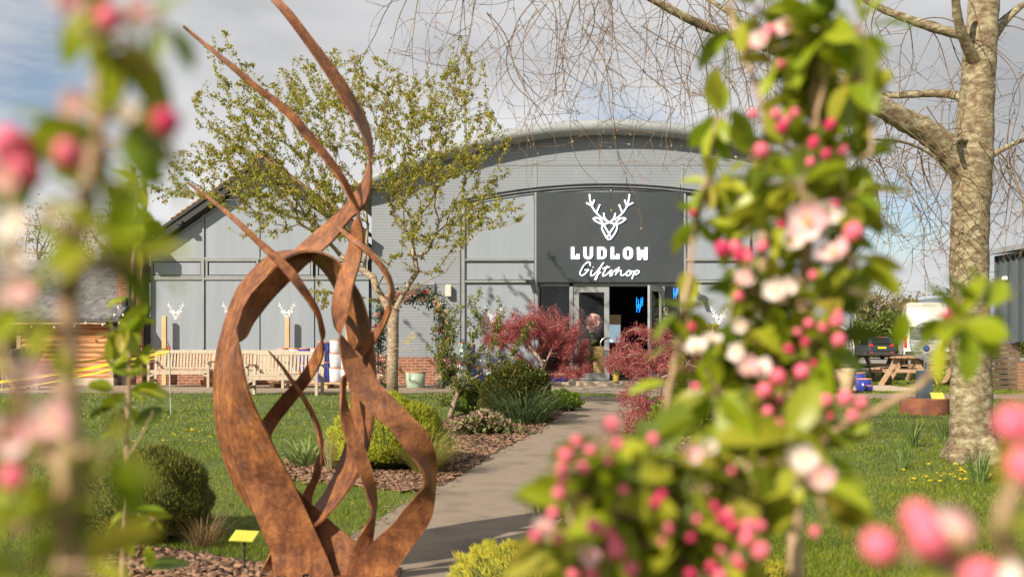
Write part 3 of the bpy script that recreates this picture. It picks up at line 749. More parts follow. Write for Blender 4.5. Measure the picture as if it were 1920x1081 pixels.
# banner
mb = MB(); c_ = q(219, 628, 25.6); vs = []
for i in range(12):
    z_ = c_.z+.2-.4*i/11
    for s_ in (-1, 1): vs.append((c_.x+s_*.07+.01*math.sin(i), 25.6+.02*math.sin(i*1.3+s_), z_))
mb.add(vs, [(2*i, 2*i+1, 2*i+3, 2*i+2) for i in range(11)]); bn = mb.build('hanging_banner', mat('navy_cloth', (.04, .035, .25), (.08, .06, .4), 9, .8), loc=c_)
tag(bn, 'narrow navy cloth banner hanging at the shed corner', 'banner')
mb = MB()
for i in range(3): mb.tube([c_+Vector((math.cos(a)*(.07+.012*i), -.04, .33+math.sin(a)*(.1+.01*i))) for a in [2*math.pi*k/14 for k in range(14)]], .007, 4, closed=True)
o = mb.build('cable_coil', m_black, loc=c_); tag(o, 'coil of black cable hung above the navy banner', 'cable')

# brick wall, planter and chair at far left
mb = MB(); mb.box((q(0, 0, 27).x-3.4, 27, .75), (8.5, .25, 1.5)); o = mb.build('brick_wall', m_brick, loc=(q(0, 0, 27).x-3.4, 27, 0)); tag(o, 'low red brick wall behind the planter at the far left', 'wall')
pb = thing('timber_planter', 'dark slatted timber planter box with low green plants left of the log shed', 'planter', q(20, 692, 25.0))
m_dtim = mat('dark_timber', (.07, .05, .035), (.12, .085, .06), 5, .8, stretch=(1, 1, 6))
mb = MB(); x0, x1 = q(-40, 0, 25).x, q(38, 0, 25).x
for i in range(12): mb.box((x0+(x1-x0)*(i+.5)/12, 25, .48), ((x1-x0)/12-.012, .04, .5))
mb.box(((x0+x1)/2, 25.25, .4), (x1-x0-.02, .45, .6)); mb.build('box', m_dtim, pb)
n = 900; pp = np.stack([rng.uniform(x0, x1, n), rng.uniform(25, 25.5, n), rng.uniform(.68, .9, n)], 1)
m_lgreen = leafmat('mid_green_leaves', [(.05, .09, .02), (.09, .15, .03), (.16, .22, .06), (.03, .06, .015)])
cloud('foliage', pp, rdir(rng, n)+[0, 0, .5], .09, LEAF2, rng, m_lgreen, pb)
# ============================================================ THINGS BY THE BUILDINGS
m_teak = mat('weathered_teak', (.36, .29, .22), (.48, .40, .31), 5, .75, .002, 60, stretch=(4, 1, 1), c3=(.42, .34, .26))
def make_bench(wd, label, at_, rz):
    t = thing('garden_bench', label, 'bench', (0, 0, 0), 'wooden garden benches')
    for s_ in (-1, 1):
        x_ = s_*(wd/2-.035)
        mb = MB(); mb.box((x_, -.27, .31), (.065, .065, .62), bev=.005); mb.build('leg', m_teak, t)
        mb = MB(); mb.bar((x_, .22, 0), (x_, .24, .42), .06, .07); mb.bar((x_, .24, .40), (x_, .34, .93), .06, .06); mb.build('leg', m_teak, t)
        mb = MB(); mb.box((x_, -.03, .635), (.075, .62, .035), bev=.01); mb.box((x_, -.32, .62), (.085, .10, .045), bev=.02); mb.build('armrest', m_teak, t)
        mb = MB(); mb.box((x_, -.02, .17), (.04, .46, .06)); mb.build('stretcher', m_teak, t)
    mb = MB()
    for i in range(6): mb.box((0, -.25+.09*i, .425-.006*i), (wd-.08, .07, .022), bev=.004)
    mb.box((0, -.285, .37), (wd-.10, .03, .085))
    for s_ in (-1, 1):
        for k in range(4): mb.box((s_*(wd/2-.08-.028*k), -.285, .315-.02*(2-k)*.0-.0), (.03, .03, .10-.025*k))
    mb.build('seat', m_teak, t)
    mb = MB(); mb.bar((-wd/2+.05, .325, .885), (wd/2-.05, .325, .885), .035, .085, up=(0, .17, 1)); mb.bar((-wd/2+.05, .255, .47), (wd/2-.05, .255, .47), .03, .05)
    n_ = int(wd/.082)
    for i in range(n_):
        x_ = -wd/2+.09+(wd-.18)*i/(n_-1); mb.bar((x_, .26, .48), (x_, .322, .86), .048, .016)
    mb.build('backrest', m_teak, t)
    t.location = at_; t.rotation_euler.z = rz
    return t
make_bench(1.55, 'pale wooden slatted garden bench behind the yellow tape and metal stake', (G(335, 726).x, 25.0, 0), 0)
make_bench(1.35, 'wooden garden bench half hidden behind the nearer bench', (P(486, 0, 24.3).x, 24.3, 0), 0)
make_bench(1.55, 'nearer wooden garden bench at the lawn edge seen through the steel loops', (P(535, 0, 21.15).x, 21.15, 0), R(-3))
# cups left on the nearest bench
mb = MB(); mb.lathe(P(561, 703, 21.1), [(.03, 0), (.04, .1), (.043, .1)], 12); o = mb.build('paper_cup', mat('brown_card', (.45, .25, .12), rough=.8), loc=P(561, 703, 21.1)); tag(o, 'small brown paper cup standing on the nearer bench', 'cup')
# timber posts in the gravel
m_post = mat('tan_timber', (.50, .32, .16), (.62, .42, .23), 5, .8, stretch=(3, 3, .6))
for px, top, wpx, lb in ((308.5, 592, 8.5, 'square timber post behind the left garden bench'), (539, 594, 8.5, 'square timber post under the middle stag transfer'), (652, 590, 7, 'square timber post among the stacked pots')):
    Yq = 26.10; b_ = P(px, 0, Yq); mb = MB(); h_ = P(0, top, Yq).z; mb.box((b_.x, Yq, h_/2), (wpx/F*Yq, .10, h_), bev=.012)
    o = mb.build('timber_post', m_post, loc=(b_.x, Yq, 0)); tag(o, lb, 'post', 'timber posts along the gable wall')
# low orange timber table
t = thing('timber_table', 'low orange timber trestle table between the benches', 'table', (P(405, 0, 25.6).x, 25.6, 0))
mb = MB(); x0, x1 = P(386, 0, 25.6).x, P(440, 0, 25.6).x; mb.box(((x0+x1)/2, 25.6, .70), (x1-x0, .6, .14), bev=.01); mb.build('tabletop', m_log, t)
for xx in (x0+.06, x1-.06):
    mb = MB(); mb.box((xx, 25.6, .315), (.08, .5, .63)); mb.build('leg', m_log, t)

# stacked pots on pallets
m_blue = mat('cobalt_glaze', (.02, .025, .22), (.04, .05, .34), 6, .25, coat=.4)
m_whiteg = mat('white_glaze', (.46, .48, .54), (.58, .60, .66), 4, .3, coat=.3)
m_sage = mat('sage_glaze', (.30, .40, .31), (.36, .47, .37), 4, .35, coat=.2)
m_terra = mat('terracotta', (.50, .22, .12), (.62, .31, .18), 7, .85)
def pot(px, py, Yq, r, h, m, lb, grp=None, z=None, square=False):
    b_ = P(px, py, Yq) if z is None else Vector((P(px, 0, Yq).x, Yq, z))
    t = thing('glazed_pot', lb, 'pot', b_, grp)
    n_ = 4 if square else 20
    mb = MB(); mb.lathe(b_, [(r*.86, 0), (r*.9, .01), (r, h*.93), (r*.985, h*.93)], n_); mb.build('pot_body', m, t, smooth=not square)
    mb = MB(); mb.lathe(b_+Vector((0, 0, h*.93)), [(r*1.02, 0), (r*1.04, h*.03), (r*1.02, h*.07), (r*.9, h*.07), (r*.88, 0)], n_); mb.build('rim', m_terra, t)
    return t
def pallet(px0, px1, Yq, lb):
    x0, x1 = P(px0, 0, Yq).x, P(px1, 0, Yq).x; t = thing('pallet', lb, 'pallet', ((x0+x1)/2, Yq, 0), 'wooden pallets under the pots')
    mb = MB()
    for i in range(6): mb.box(((x0+x1)/2, Yq-.45+.18*i, .125), (x1-x0, .11, .022))
    mb.build('deck', m_post, t)
    for i in range(3):
        mb = MB(); mb.box((x0+.06+(x1-x0-.12)*i/2, Yq, .057), (.10, .95, .11)); mb.build('bearer', m_post, t)
pallet(514, 610, 24.9, 'pale wooden pallet behind the nearer bench carrying white pots'); pallet(612, 700, 24.6, 'pale wooden pallet beside the bench end carrying tall pot stacks')
gp_ = 'glazed pots stacked for sale by the gable wall'
words = ['first', 'second', 'third', 'fourth', 'fifth', 'sixth', 'seventh', 'eighth', 'ninth']
k = 0
for px, col, nst in ((530, m_whiteg, 2), (552, m_whiteg, 2), (572, m_blue, 2), (592, m_whiteg, 2)):
    for j in range(nst):
        cn = 'white' if col is m_whiteg else 'blue'
        pot(px, 0, 24.9, .14, .42, col, '%s %s glazed pot, %s stack from the left on the pallet behind the bench' % ('upper' if j else 'lower', cn, words[k]), gp_, z=.14+.42*j)
    k += 1
for i, (px, col, hs, sz) in enumerate(((607, m_blue, [.5, .5], .15), (629, m_whiteg, [.36, .36, .33], .16), (648, m_whiteg, [.34, .3, .28], .14), (666, m_blue, [.42, .36, .28], .15), (686, m_whiteg, [.36, .36, .22], .14))):
    z_ = .14
    for j, h_ in enumerate(hs):
        cn = 'white' if col is m_whiteg else 'cobalt blue'
        pot(px, 0, 24.6, sz*(1-.04*j), h_, col, '%s glazed pot at level %s of the %s stack right of the nearer bench' % (cn, words[j], words[i]), gp_, z=z_); z_ += h_
pot(779, 732, 24.6, .25, .40, m_sage, 'sage green drum pot with terracotta rim against the brick wall', None, z=0)
# pots and boxes seen between shrubs by the right of the arch
for i, (px, z_, r, h_, col, cn) in enumerate(((868, .62, .13, .5, m_sage, 'sage green'), (868, 0, .16, .6, m_whiteg, 'white'), (884, .55, .1, .5, m_blue, 'slim cobalt'), (884, 0, .16, .55, m_blue, 'cobalt'), (916, 0, .17, .5, m_whiteg, 'white'), (905, .5, .12, .35, m_whiteg, 'white'), (948, .3, .12, .34, m_blue, 'cobalt'), (948, 0, .16, .3, m_whiteg, 'white'), (972, .3, .13, .4, m_blue, 'cobalt'), (972, 0, .16, .3, m_blue, 'cobalt'), (1000, 0, .14, .42, m_terra, 'terracotta'), (900, 0, .15, .5, m_blue, 'cobalt'))):
    pot(px, 0, 25.2+.0*i, r, h_, col, '%s pot right of the flower arch, %s' % (cn, ['beside the arch leg', 'beneath the sage green pot', 'topmost beside the sage pot', 'under the slim cobalt pot', 'behind the upright apple stems', 'above the ground pots in the middle', 'above a white pot near the maple', 'below a cobalt pot near the maple', 'topmost of the all blue pair', 'bottom of the all blue pair', 'nearest the shop doors', 'between two white stacks'][i]), 'pots displayed beside the flower arch', z=z_)
# blue bowl, log and round items by the door
t = thing('planter_bowl', 'wide low cobalt blue bowl with cream rim on the shop threshold', 'bowl', P(1048, 718, 25.5))
mb = MB(); b_ = Vector((P(1048, 0, 25.5).x, 25.5, .11)); mb.lathe(b_, [(.22, 0), (.25, .03), (.25, .17), (.23, .17)], 24); mb.build('bowl_body', m_blue, t, smooth=True)
mb = MB(); mb.lathe(b_+Vector((0, 0, .16)), [(.265, 0), (.275, .03), (.26, .05), (.22, .05)], 24); mb.build('rim', mat('cream_clay', (.6, .5, .38), rough=.8), t, smooth=True)
mb = MB(); b_ = P(1052, 724, 24.9); pts = [b_+Vector((x_, 0, .06+rng.normal(0, .006))) for x_ in np.linspace(-.27, .27, 9)]
mb.tube(pts, [.055+rng.normal(0, .008) for _ in pts], 8); o = mb.build('driftwood_log', mat('grey_driftwood', (.20, .16, .12), (.36, .29, .22), 12, .9, .01, 40), loc=b_); tag(o, 'short rough driftwood log lying below the blue bowl', 'log')
mb = MB(); b_ = P(1018, 712, 25.4)
for a in range(26):
    th = rng.uniform(0, 6.28); ph = rng.uniform(0, 3); mb.lathe(b_+Vector((math.cos(th)*math.sin(ph)*.08, math.sin(th)*math.sin(ph)*.08, .42+math.cos(ph)*.08)), [(.005, -.03), (.03, 0), (.005, .03)], 6)
mb.tube([b_, b_+Vector((0, 0, .4))], .008, 5); o = mb.build('white_flower_ball', mat('white_paper', (.75, .73, .7), rough=.8), loc=b_); tag(o, 'small white pom pom flower on a thin stem by the door frame', 'ornament')

# inside the doorway: wicker basket, giant paper flowers, wooden stump, poster, neon, OPEN sign
m_wick = mat('wicker', (.45, .28, .12), (.62, .42, .22), 30, .8, .01, 50, stretch=(1, 1, 4))
mb = MB(); b_ = Vector((P(1122, 0, 27).x, 27.0, .11)); pr = []
for i in range(40): pr.append((.21+.012*math.sin(i*math.pi), 1.05*i/40)); 
pr = [(.2+.014*(i % 2), .9*i/40) for i in range(41)]
mb.lathe(b_, pr, 24); o = mb.build('wicker_basket', m_wick, loc=b_); tag(o, 'tall round wicker basket inside the glazed shop door', 'basket')
mb = MB()
for dx, h_, r in ((0, .34, .09), (.17, .22, .11), (-.16, .20, .10)): mb.lathe(b_+Vector((dx-.48, -.15, 0)), [(r, 0), (r*1.05, .02), (r, h_)], 14)
o = mb.build('wooden_stumps', m_post, loc=b_+Vector((-.48, -.15, 0))); tag(o, 'cluster of tan wooden stumps at the foot of the giant flowers', 'stumps')
m_petal = leafmat('pink_paper_petals', [(.75, .35, .38), (.85, .55, .55), (.88, .68, .64), (.7, .28, .34)], trans=.25)
m_bigleaf = leafmat('lime_paper_leaves', [(.35, .42, .08), (.25, .35, .08)], trans=.3)
m_stem = mat('green_stem', (.16, .20, .05), rough=.6)
def flower(px, py, Yq, sc, lb, base):
    c_ = P(px, py, Yq); t = thing('giant_paper_flower', lb, 'flower', base, 'giant pink paper flowers in the shop door')
    n_ = 120; d = rdir(rng, n_); d[:, 1] -= .5; d = norm(d)
    cloud('bloom', np.array(c_)+d*sc*.12, d+rdir(rng, n_)*.5, sc*.42, PETAL, rng, m_petal, t)
    mb = MB(); mb.tube([Vector(base), Vector(base).lerp(c_, .5)+Vector((.05, .02, 0)), c_], .014, 5); mb.build('stem', m_stem, t)
    k_ = 4; pp = np.array([Vector(base).lerp(c_, u)+Vector((.02, 0, 0)) for u in (.35, .5, .62, .75)]); dd = np.array([(1, -.3, .4), (-1, -.3, .3), (.8, -.3, .7), (-.7, -.2, .6)])
    cloud('leaf', pp, dd, .26, LEAF, rng, m_bigleaf, t)
b0 = Vector((P(1098, 0, 26.9).x, 26.9, .11))
flower(1112, 606, 26.75, .50, 'right hand giant pink paper flower behind the door glass', b0)
flower(1090, 622, 26.85, .40, 'low giant pink paper flower on the left behind the door glass', b0)
flower(1082, 590, 26.9, .42, 'highest giant pink paper flower against the door frame', b0)
t = thing('poster_stand', 'tan and pale blue poster panel standing inside the doorway', 'poster', (P(1152, 0, 28).x, 28, .11))
mb = MB(); mb.box((P(1152, 0, 28).x, 28, (P(0, 606, 28).z+P(0, 592, 28).z)/2), (.36, .03, .28)); mb.build('header', mat('tan_board', (.55, .42, .25), rough=.7), t)
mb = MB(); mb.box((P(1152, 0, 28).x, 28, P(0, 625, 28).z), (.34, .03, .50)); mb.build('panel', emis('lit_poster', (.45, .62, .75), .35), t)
mb = MB(); mb.box((P(1152, 0, 28).x, 28.02, .5), (.3, .03, .8)); mb.build('support', m_black, t)
m_bneon = emis('blue_neon', (.01, .25, 1.0), 2.0)
def neon(px, py, Yq, w, lb):
    t = MB(); k = w/24.0
    for ln in ([(-10, -26), (-11, 0), (-10, 10), (-10, 30)], [(6, -24), (5, -5), (3, 12), (-1, 30)], [(-10, 2), (-4, 6), (3, -2), (10, -12), (11, -22)], [(-10, 8), (0, 12), (9, 4), (11, -6)], [(-4, -18), (-3, 20)], [(12, -26), (11, 4)]):
        q_ = crom(ln, 14); t.tube([P(px+a*k, py+b*k, Yq) for a, b in q_], .009, 5)
    o = t.build('neon_sign', m_bneon, loc=P(px, py, Yq)); tag(o, lb, 'neon sign', 'blue neon signs in the shop')
neon(1199, 570, 29.5, 12, 'scribbled blue neon sign glowing in the dark open doorway')
neon(1267, 548, 28.8, 9, 'smaller blue neon sign glowing behind the right side window')
op = thing('open_sign', 'narrow hanging sign reading OPEN down the right side window', 'sign', P(1252, 640, YB-.12))
mb = MB(); Yo = YB-.10
mb.prism([P(1243, 575, Yo), P(1254, 575, Yo), P(1254, 616, Yo), P(1243, 616, Yo)], (0, .02, 0)); mb.tube([P(1245, 556, Yo), P(1243.5, 575, Yo)], .004, 4); mb.tube([P(1245, 556, Yo), P(1253.5, 575, Yo)], .004, 4); mb.build('board', mat('clear_dark_board', (.03, .032, .03), rough=.2), op)
mb = MB(); Yo -= .01
def ol(pts, closed=False): mb.tube([P(a, b, Yo) for a, b in pts], .011, 5, closed=closed)
ol([(1248.5+3.6*math.cos(a), 580+3.4*math.sin(a)) for a in [6.283*i/14 for i in range(14)]], True)
ol([(1244.8, 587), (1252.2, 587)]); ol([(1252, 587), (1252.2, 590), (1250.5, 592), (1248.6, 590), (1248.5, 587)])
ol([(1252.2, 596), (1244.8, 596)]); 
for xx in (1252, 1248.5, 1245): ol([(xx, 596), (xx, 601)])
ol([(1244.8, 605), (1252.2, 605), (1244.8, 611), (1252.2, 611)])
mb.build('lettering', mat('cream_letters', (.8, .68, .42), rough=.6), op)
mb = MB(); b_ = P(1155, 700, 25.6); b_.z = .11; mb.lathe(b_, [(.07, 0), (.09, .2), (.095, .2)], 14); t = thing('small_planter', 'small mustard pot of flowers on the shop threshold', 'pot', b_); mb.build('pot_body', mat('mustard_pot', (.42, .30, .05), rough=.6), t)
cloud('flowers', np.array(b_)+[0, 0, .26]+rng.normal(0, .06, (60, 3)), rdir(rng, 60), .07, LEAF2, rng, leafmat('mixed_bedding', [(.1, .16, .03), (.5, .45, .1), (.12, .2, .05), (.7, .6, .5)]), t)

# flower arch
fa = thing('flower_arch', 'garden arch smothered in pink and cream artificial roses beside the cherry trunk', 'flower arch', (P(768, 0, 24.3).x, 24.3, 0))
Yf = 24.3; pl_ = [(712, 735), (711, 680), (712, 630), (716, 590), (728, 566), (755, 556), (785, 554), (812, 560), (828, 585), (832, 630), (832, 680), (832, 732)]
mb = MB()
for yo in (-.25, .25): mb.tube([P(a, b, Yf)+Vector((0, yo, 0)) for a, b in crom(pl_, 30)], .02, 6)
mb.build('frame', m_black, fa)
cr = crom(pl_, 400); n_ = 5200; ix = rng.integers(0, 400, n_); pp = np.array([P(*cr[i], Yf) for i in ix])+rng.normal(0, 1, (n_, 3))*[.10, .16, .10]
cloud('foliage', pp, rdir(rng, n_)+[0, -.4, -.2], rng.uniform(.05, .10, n_), LEAF2, rng, leafmat('arch_leaves', [(.02, .06, .04), (.04, .10, .06), (.10, .17, .09), (.03, .08, .04), (.35, .42, .25)], trans=.2), fa)
m_rose = leafmat('rose_petals', [(.72, .38, .33), (.80, .52, .46), (.85, .66, .56), (.78, .46, .42)], trans=.3)
m_cream = leafmat('cream_petals', [(.80, .72, .50), (.84, .78, .62)], trans=.3); m_crim = leafmat('crimson_petals', [(.45, .02, .06), (.55, .04, .10)], trans=.2)
for i in range(64):
    u = (i+.5)/64+rng.normal(0, .006); c_ = P(*cr[int(min(max(u, 0), .999)*400)], Yf)+Vector((rng.normal(0, .09), -.22+rng.normal(0, .05), rng.normal(0, .09)))
    r = rng.uniform(.055, .115); mm = m_rose if rng.random() < .62 else (m_cream if rng.random() < .7 else m_crim)
    if mm is m_crim: r *= .6
    d = rdir(rng, 34); d[:, 1] -= .4; d = norm(d)
    cloud('rose', np.array(c_)+d*r*.3, d+rdir(rng, 34)*.6, r*.9, PETAL, rng, mm, fa)
# metal bird ornament on a scroll bracket strapped to the cherry trunk
mb = MB(); Yo = 19.3
mb.prism([P(a, b, Yo) for a, b in ((760, 645), (752, 640), (763, 632), (772, 622), (779, 618), (776, 628), (780, 630), (773, 640), (766, 646))], (0, .01, 0))
mb.tube([P(a, b, Yo) for a, b in ((742, 652), (756, 655), (766, 650), (778, 656), (781, 652))], .006, 4)
for cx_, cy_ in ((771, 660), (760, 655), (777, 655)): mb.tube([P(cx_+3*math.cos(a), cy_+3*math.sin(a), Yo) for a in [6.28*i/9 for i in range(9)]], .005, 4, closed=True)
o = mb.build('bird_ornament', mat('aged_brass', (.30, .27, .19), (.4, .36, .26), 9, .5, metal=.4), loc=P(742, 652, Yo)); tag(o, 'cut metal bird on a scroll bracket strapped to the cherry trunk', 'ornament')

# Adirondack chair far left
t = thing('adirondack_chair', 'grey wooden fan back garden chair in front of the log shed', 'chair', (0, 0, 0))
m_gw = mat('grey_painted_wood', (.17, .155, .14), (.25, .23, .20), 4, .7, stretch=(4, 4, 1))
mb = MB()
for i in range(6):
    a = (i-2.5)*.105; mb.bar((math.sin(a)*.5, .28, .30), (math.sin(a)*1.25, .62, 1.02-abs(i-2.5)*.03), .105, .022, up=(0, 1, 0))
mb.build('backrest', m_gw, t)
mb = MB()
for i in range(6): mb.box((0, -.25+.1*i, .38-.028*i), (.52, .085, .022), rx=R(-15))
mb.build('seat', m_gw, t)
for s_ in (-1, 1):
    mb = MB(); mb.bar((s_*.33, -.33, .58), (s_*.33, .42, .56), .13, .024); mb.build('armrest', m_gw, t)
    mb = MB(); mb.box((s_*.28, -.28, .29), (.03, .12, .57)); mb.build('leg', m_gw, t)
    mb = MB(); mb.bar((s_*.25, -.30, .36), (s_*.25, .62, .04), .03, .12); mb.build('leg', m_gw, t)
t.location = (P(36, 0, 23.6).x, 23.6, 0); t.rotation_euler.z = R(222)

# barrier tape on metal stakes
m_tape = mat('yellow_tape', (.78, .60, .02), (.85, .70, .06), 12, .5)
def stake(px, py, ptop, lb):
    b_ = G(px, py); t = thing('metal_stake', lb, 'stake', b_, 'stakes holding the yellow tape'); tp = P(px-3, ptop, b_.y)
    mb = MB(); mb.tube([b_, tp], .012, 6); mb.build('rod', mat('galvanised_steel', (.36, .42, .38), rough=.5, metal=.3), t)
    mb = MB(); mb.lathe(tp, [(.012, -.04), (.017, -.02), (.014, .025), (.004, .03)], 8); mb.build('cap', mat('red_plastic', (.55, .05, .03), rough=.5), t); return tp
t1 = stake(320.5, 776, 651, 'thin galvanised stake with red cap holding yellow tape on the left lawn')
b2 = Vector((-8.6, 13.6, 0)); t2 = thing('metal_stake', 'galvanised stake outside the left edge holding the low end of the tape', 'stake', b2, 'stakes holding the yellow tape')
mb = MB(); mb.tube([b2, b2+Vector((0, 0, .8))], .012, 6); mb.build('rod', MATS['galvanised_steel'], t2)
mb = MB()
for k_, (dz, sagz, e2) in enumerate(((-.01, .05, .50), (-.045, .16, .44), (-.075, .12, .40), (-.10, .20, .33))):
    a = t1+Vector((0, .015, dz)); b_ = b2+Vector((0, 0, e2)); pts = []
    for i in range(25):
        u = i/24; p = a.lerp(b_, u); p.z -= sagz*math.sin(u*math.pi)*.7; pts.append(p)
    tw = rng.uniform(0, 3); vs = []
    for i, p in enumerate(pts):
        an = tw+.25*math.sin(i*.35+k_); vs += [p+Vector((0, math.sin(an)*.02, math.cos(an)*.02)), p-Vector((0, math.sin(an)*.02, math.cos(an)*.02))]
    mb.add(vs, [(2*i, 2*i+1, 2*i+3, 2*i+2) for i in range(24)])
o = mb.build('barrier_tape', m_tape, loc=t1); tag(o, 'strands of yellow barrier tape sagging from the red capped stake', 'tape')

# ============================================================ RIGHT SIDE
# clad barn at the right edge
cb_ = thing('clad_barn', 'dark corrugated metal barn with timber and brick base at the right edge', 'building', (11.66, 18.5, 0))
m_corr = rib_mat('dark_corrugated', (.075, .095, .11), 0, .17, .035, .4)
x0 = 11.66; zt3, zb3 = 3.20, 1.12
mb = MB(); mb.box((x0+4, 18.5, (zt3+zb3)/2), (8, 11, zt3-zb3))
for i in range(44): mb.box((x0-.02, 13.2+i*.25, (zt3+zb3)/2), (.05, .06, zt3-zb3-.02))
mb.build('wall', rib_mat('dark_corrugated_side', (.085, .105, .12), 1, .17, .035, .4), cb_)
mb = MB(); mb.prism([(x0-.22, 12.8, zt3+.02), (x0-.22, 24.25, zt3+.02), (x0-.22, 24.25, zt3+.14), (x0-.22, 12.8, zt3+.14)], (8.4, 0, .9)); mb.build('roof', m_roofm, cb_)
mb = MB()
for i in range(9): mb.box((x0+.1, 13.4+1.3*i, zb3/2), (.14, .16, zb3-.01))
mb.build('timber_framing', mat('mossy_timber', (.22, .19, .09), (.32, .27, .14), 6, .85, stretch=(3, 3, 1)), cb_)
mb = MB(); mb.box((x0+4, 18.4, .33), (7.6, 10.6, .66)); mb.build('brick_base', m_brick, cb_)
mb = MB(); mb.box((x0-.08, 23.4, 2.62), (.12, .10, .1), bev=.02); mb.build('outdoor_lamp', m_white, cb_)
# dark slatted fence
t = thing('slatted_fence', 'low dark slatted fence panel behind the big tree trunk', 'fence', (P(1880, 0, 23.4).x, 23.4, 0))
x0f, x1f = P(1838, 0, 23.4).x, P(1908, 0, 23.4).x; mb = MB()
for i in range(9): mb.box(((x0f+x1f)/2, 23.4, .06+i*.125), (x1f-x0f, .03, .10))
mb.build('slats', m_dtim, t)
for xx in (x0f, x1f):
    mb = MB(); mb.box((xx, 23.4, .6), (.08, .08, 1.2)); mb.build('post', m_dtim, t)

# picnic tables
m_pic = mat('worn_picnic_timber', (.20, .12, .07), (.40, .27, .17), 4, .85, .004, 40, stretch=(.5, 4, 4), c3=(.28, .17, .10))
def make_picnic():
    t = thing('picnic_table', 'x', 'picnic table', (0, 0, 0), 'picnic tables on the far grass')
    mb = MB()
    for i in range(5): mb.box((0, -.29+.145*i, .735), (1.8, .135, .04), bev=.006)
    mb.box((-.6, 0, .69), (.05, .68, .06)); mb.box((.6, 0, .69), (.05, .68, .06)); mb.build('tabletop', m_pic, t)
    for s_ in (-1, 1):
        mb = MB(); mb.box((0, s_*.66, .44), (1.8, .13, .04), bev=.006); mb.box((0, s_*.80, .44), (1.8, .13, .04), bev=.006); mb.build('seat', m_pic, t)
    for x_ in (-.62, .62):
        mb = MB(); mb.bar((x_, -.62, 0), (x_, -.20, .70), .06, .13); mb.build('leg', m_pic, t)
        mb = MB(); mb.bar((x_, .62, 0), (x_, .20, .70), .06, .13); mb.build('leg', m_pic, t)
        mb = MB(); mb.box((x_+.055, 0, .385), (.045, 1.7, .09)); mb.build('crossbar', m_pic, t)
    return t
pt = make_picnic()
for i, (px, Yq, rz, lb) in enumerate(((1648, 30.6, 18, 'grey brown picnic table farthest left on the grass near the parked car'), (1704, 26.2, 62, 'reddish picnic table seen end on in front of the white van'), (1760, 28.6, 8, 'picnic table behind the disc sculpture and its dark post'), (1832, 27.2, 40, 'picnic table mostly hidden behind the big tree trunk'))):
    o = pt if i == 0 else copy_tree(pt)
    o['label'] = lb; o.location = (P(px, 0, Yq).x, Yq, 0); o.rotation_euler.z = R(rz)

# hanging egg chair
ec = thing('hanging_egg_chair', 'white woven egg chair hanging from a grey steel stand', 'chair', (P(1585, 0, 25), 25, 0) if False else (P(1585, 0, 25).x, 25, 0))
m_steel = mat('painted_grey_steel', (.11, .12, .13), rough=.45)
mb = MB(); xx = P(1599, 0, 25).x
mb.tube([(xx, 25, .03), (xx, 25, 1.55), (xx-.05, 25, 1.85), (xx-.22, 25, 1.98), (P(1572, 0, 25).x, 25, 1.95)], .035, 8); mb.tube([(xx-.75+.6*math.cos(a), 25+.5*math.sin(a), .03) for a in [6.28*i/20 for i in range(20)]], .03, 6, closed=True); mb.build('stand', m_steel, ec)
cc_ = Vector((P(1570, 0, 25).x, 25, .95)); mb = MB()
for i in range(22):
    a = math.pi*2*i/22; pts = []
    for j in range(11):
        ph = math.pi*(j)/10; rx_ = .40*math.sin(ph)
        if rx_*math.sin(a) < -.22 and 2 < j < 7: 
            if len(pts) > 1: mb.tube(pts, .009, 4)
            pts = []; continue
        pts.append(cc_+Vector((math.cos(a)*rx_, math.sin(a)*rx_, math.cos(ph)*.60)))
    if len(pts) > 1: mb.tube(pts, .009, 4)
for j in range(7, 16):
    ph = math.pi*j/16.5; mb.tube([cc_+Vector((math.cos(a)*.40*math.sin(ph), math.sin(a)*.40*math.sin(ph), math.cos(ph)*.6)) for a in [6.28*i/24 for i in range(24)]], .008, 4, closed=True)
mb.tube([cc_+Vector((0, 0, .6)), (cc_.x, 25, 1.95)], .01, 4)
mb.build('woven_basket', m_white, ec)
mb = MB(); mb.lathe(cc_+Vector((0, 0, -.42)), [(.1, 0), (.30, .05), (.33, .14), (.25, .2)], 16); mb.build('cushion', mat('dark_cushion', (.035, .035, .04), rough=.9), ec, smooth=True)
# tall tan urn, terracotta and blue pots
mb = MB(); b_ = P(1586, 738, 21.6); b_.z = 0; mb.lathe(b_, [(.10, 0), (.13, .03), (.21, .42), (.235, .5), (.235, .56), (.20, .56)], 24); o = mb.build('tall_urn', mat('tan_clay', (.52, .40, .24), (.62, .49, .31), 6, .8), loc=b_, smooth=True); tag(o, 'tall tapered tan clay urn below the hanging egg chair', 'urn')
mb = MB(); b_ = P(1536, 735, 22); b_.z = 0; mb.lathe(b_, [(.16, 0), (.26, .36), (.29, .36), (.29, .44), (.26, .44)], 24); o = mb.build('terracotta_pot', m_terra, loc=b_, smooth=True); tag(o, 'large orange terracotta pot left of the egg chair', 'pot')
pot(1620, 0, 22.6, .17, .30, m_blue, 'larger square dark blue pot beside the tan urn', 'blue pots by the cross path', z=0)
pot(1628, 0, 22.2, .10, .16, m_blue, 'small dark blue pot in front of the larger blue one', 'blue pots by the cross path', z=0)
pot(1613, 0, 23.4, .12, .42, m_blue, 'blue pot standing tallest at the back beside the tan urn', 'blue pots by the cross path', z=0)

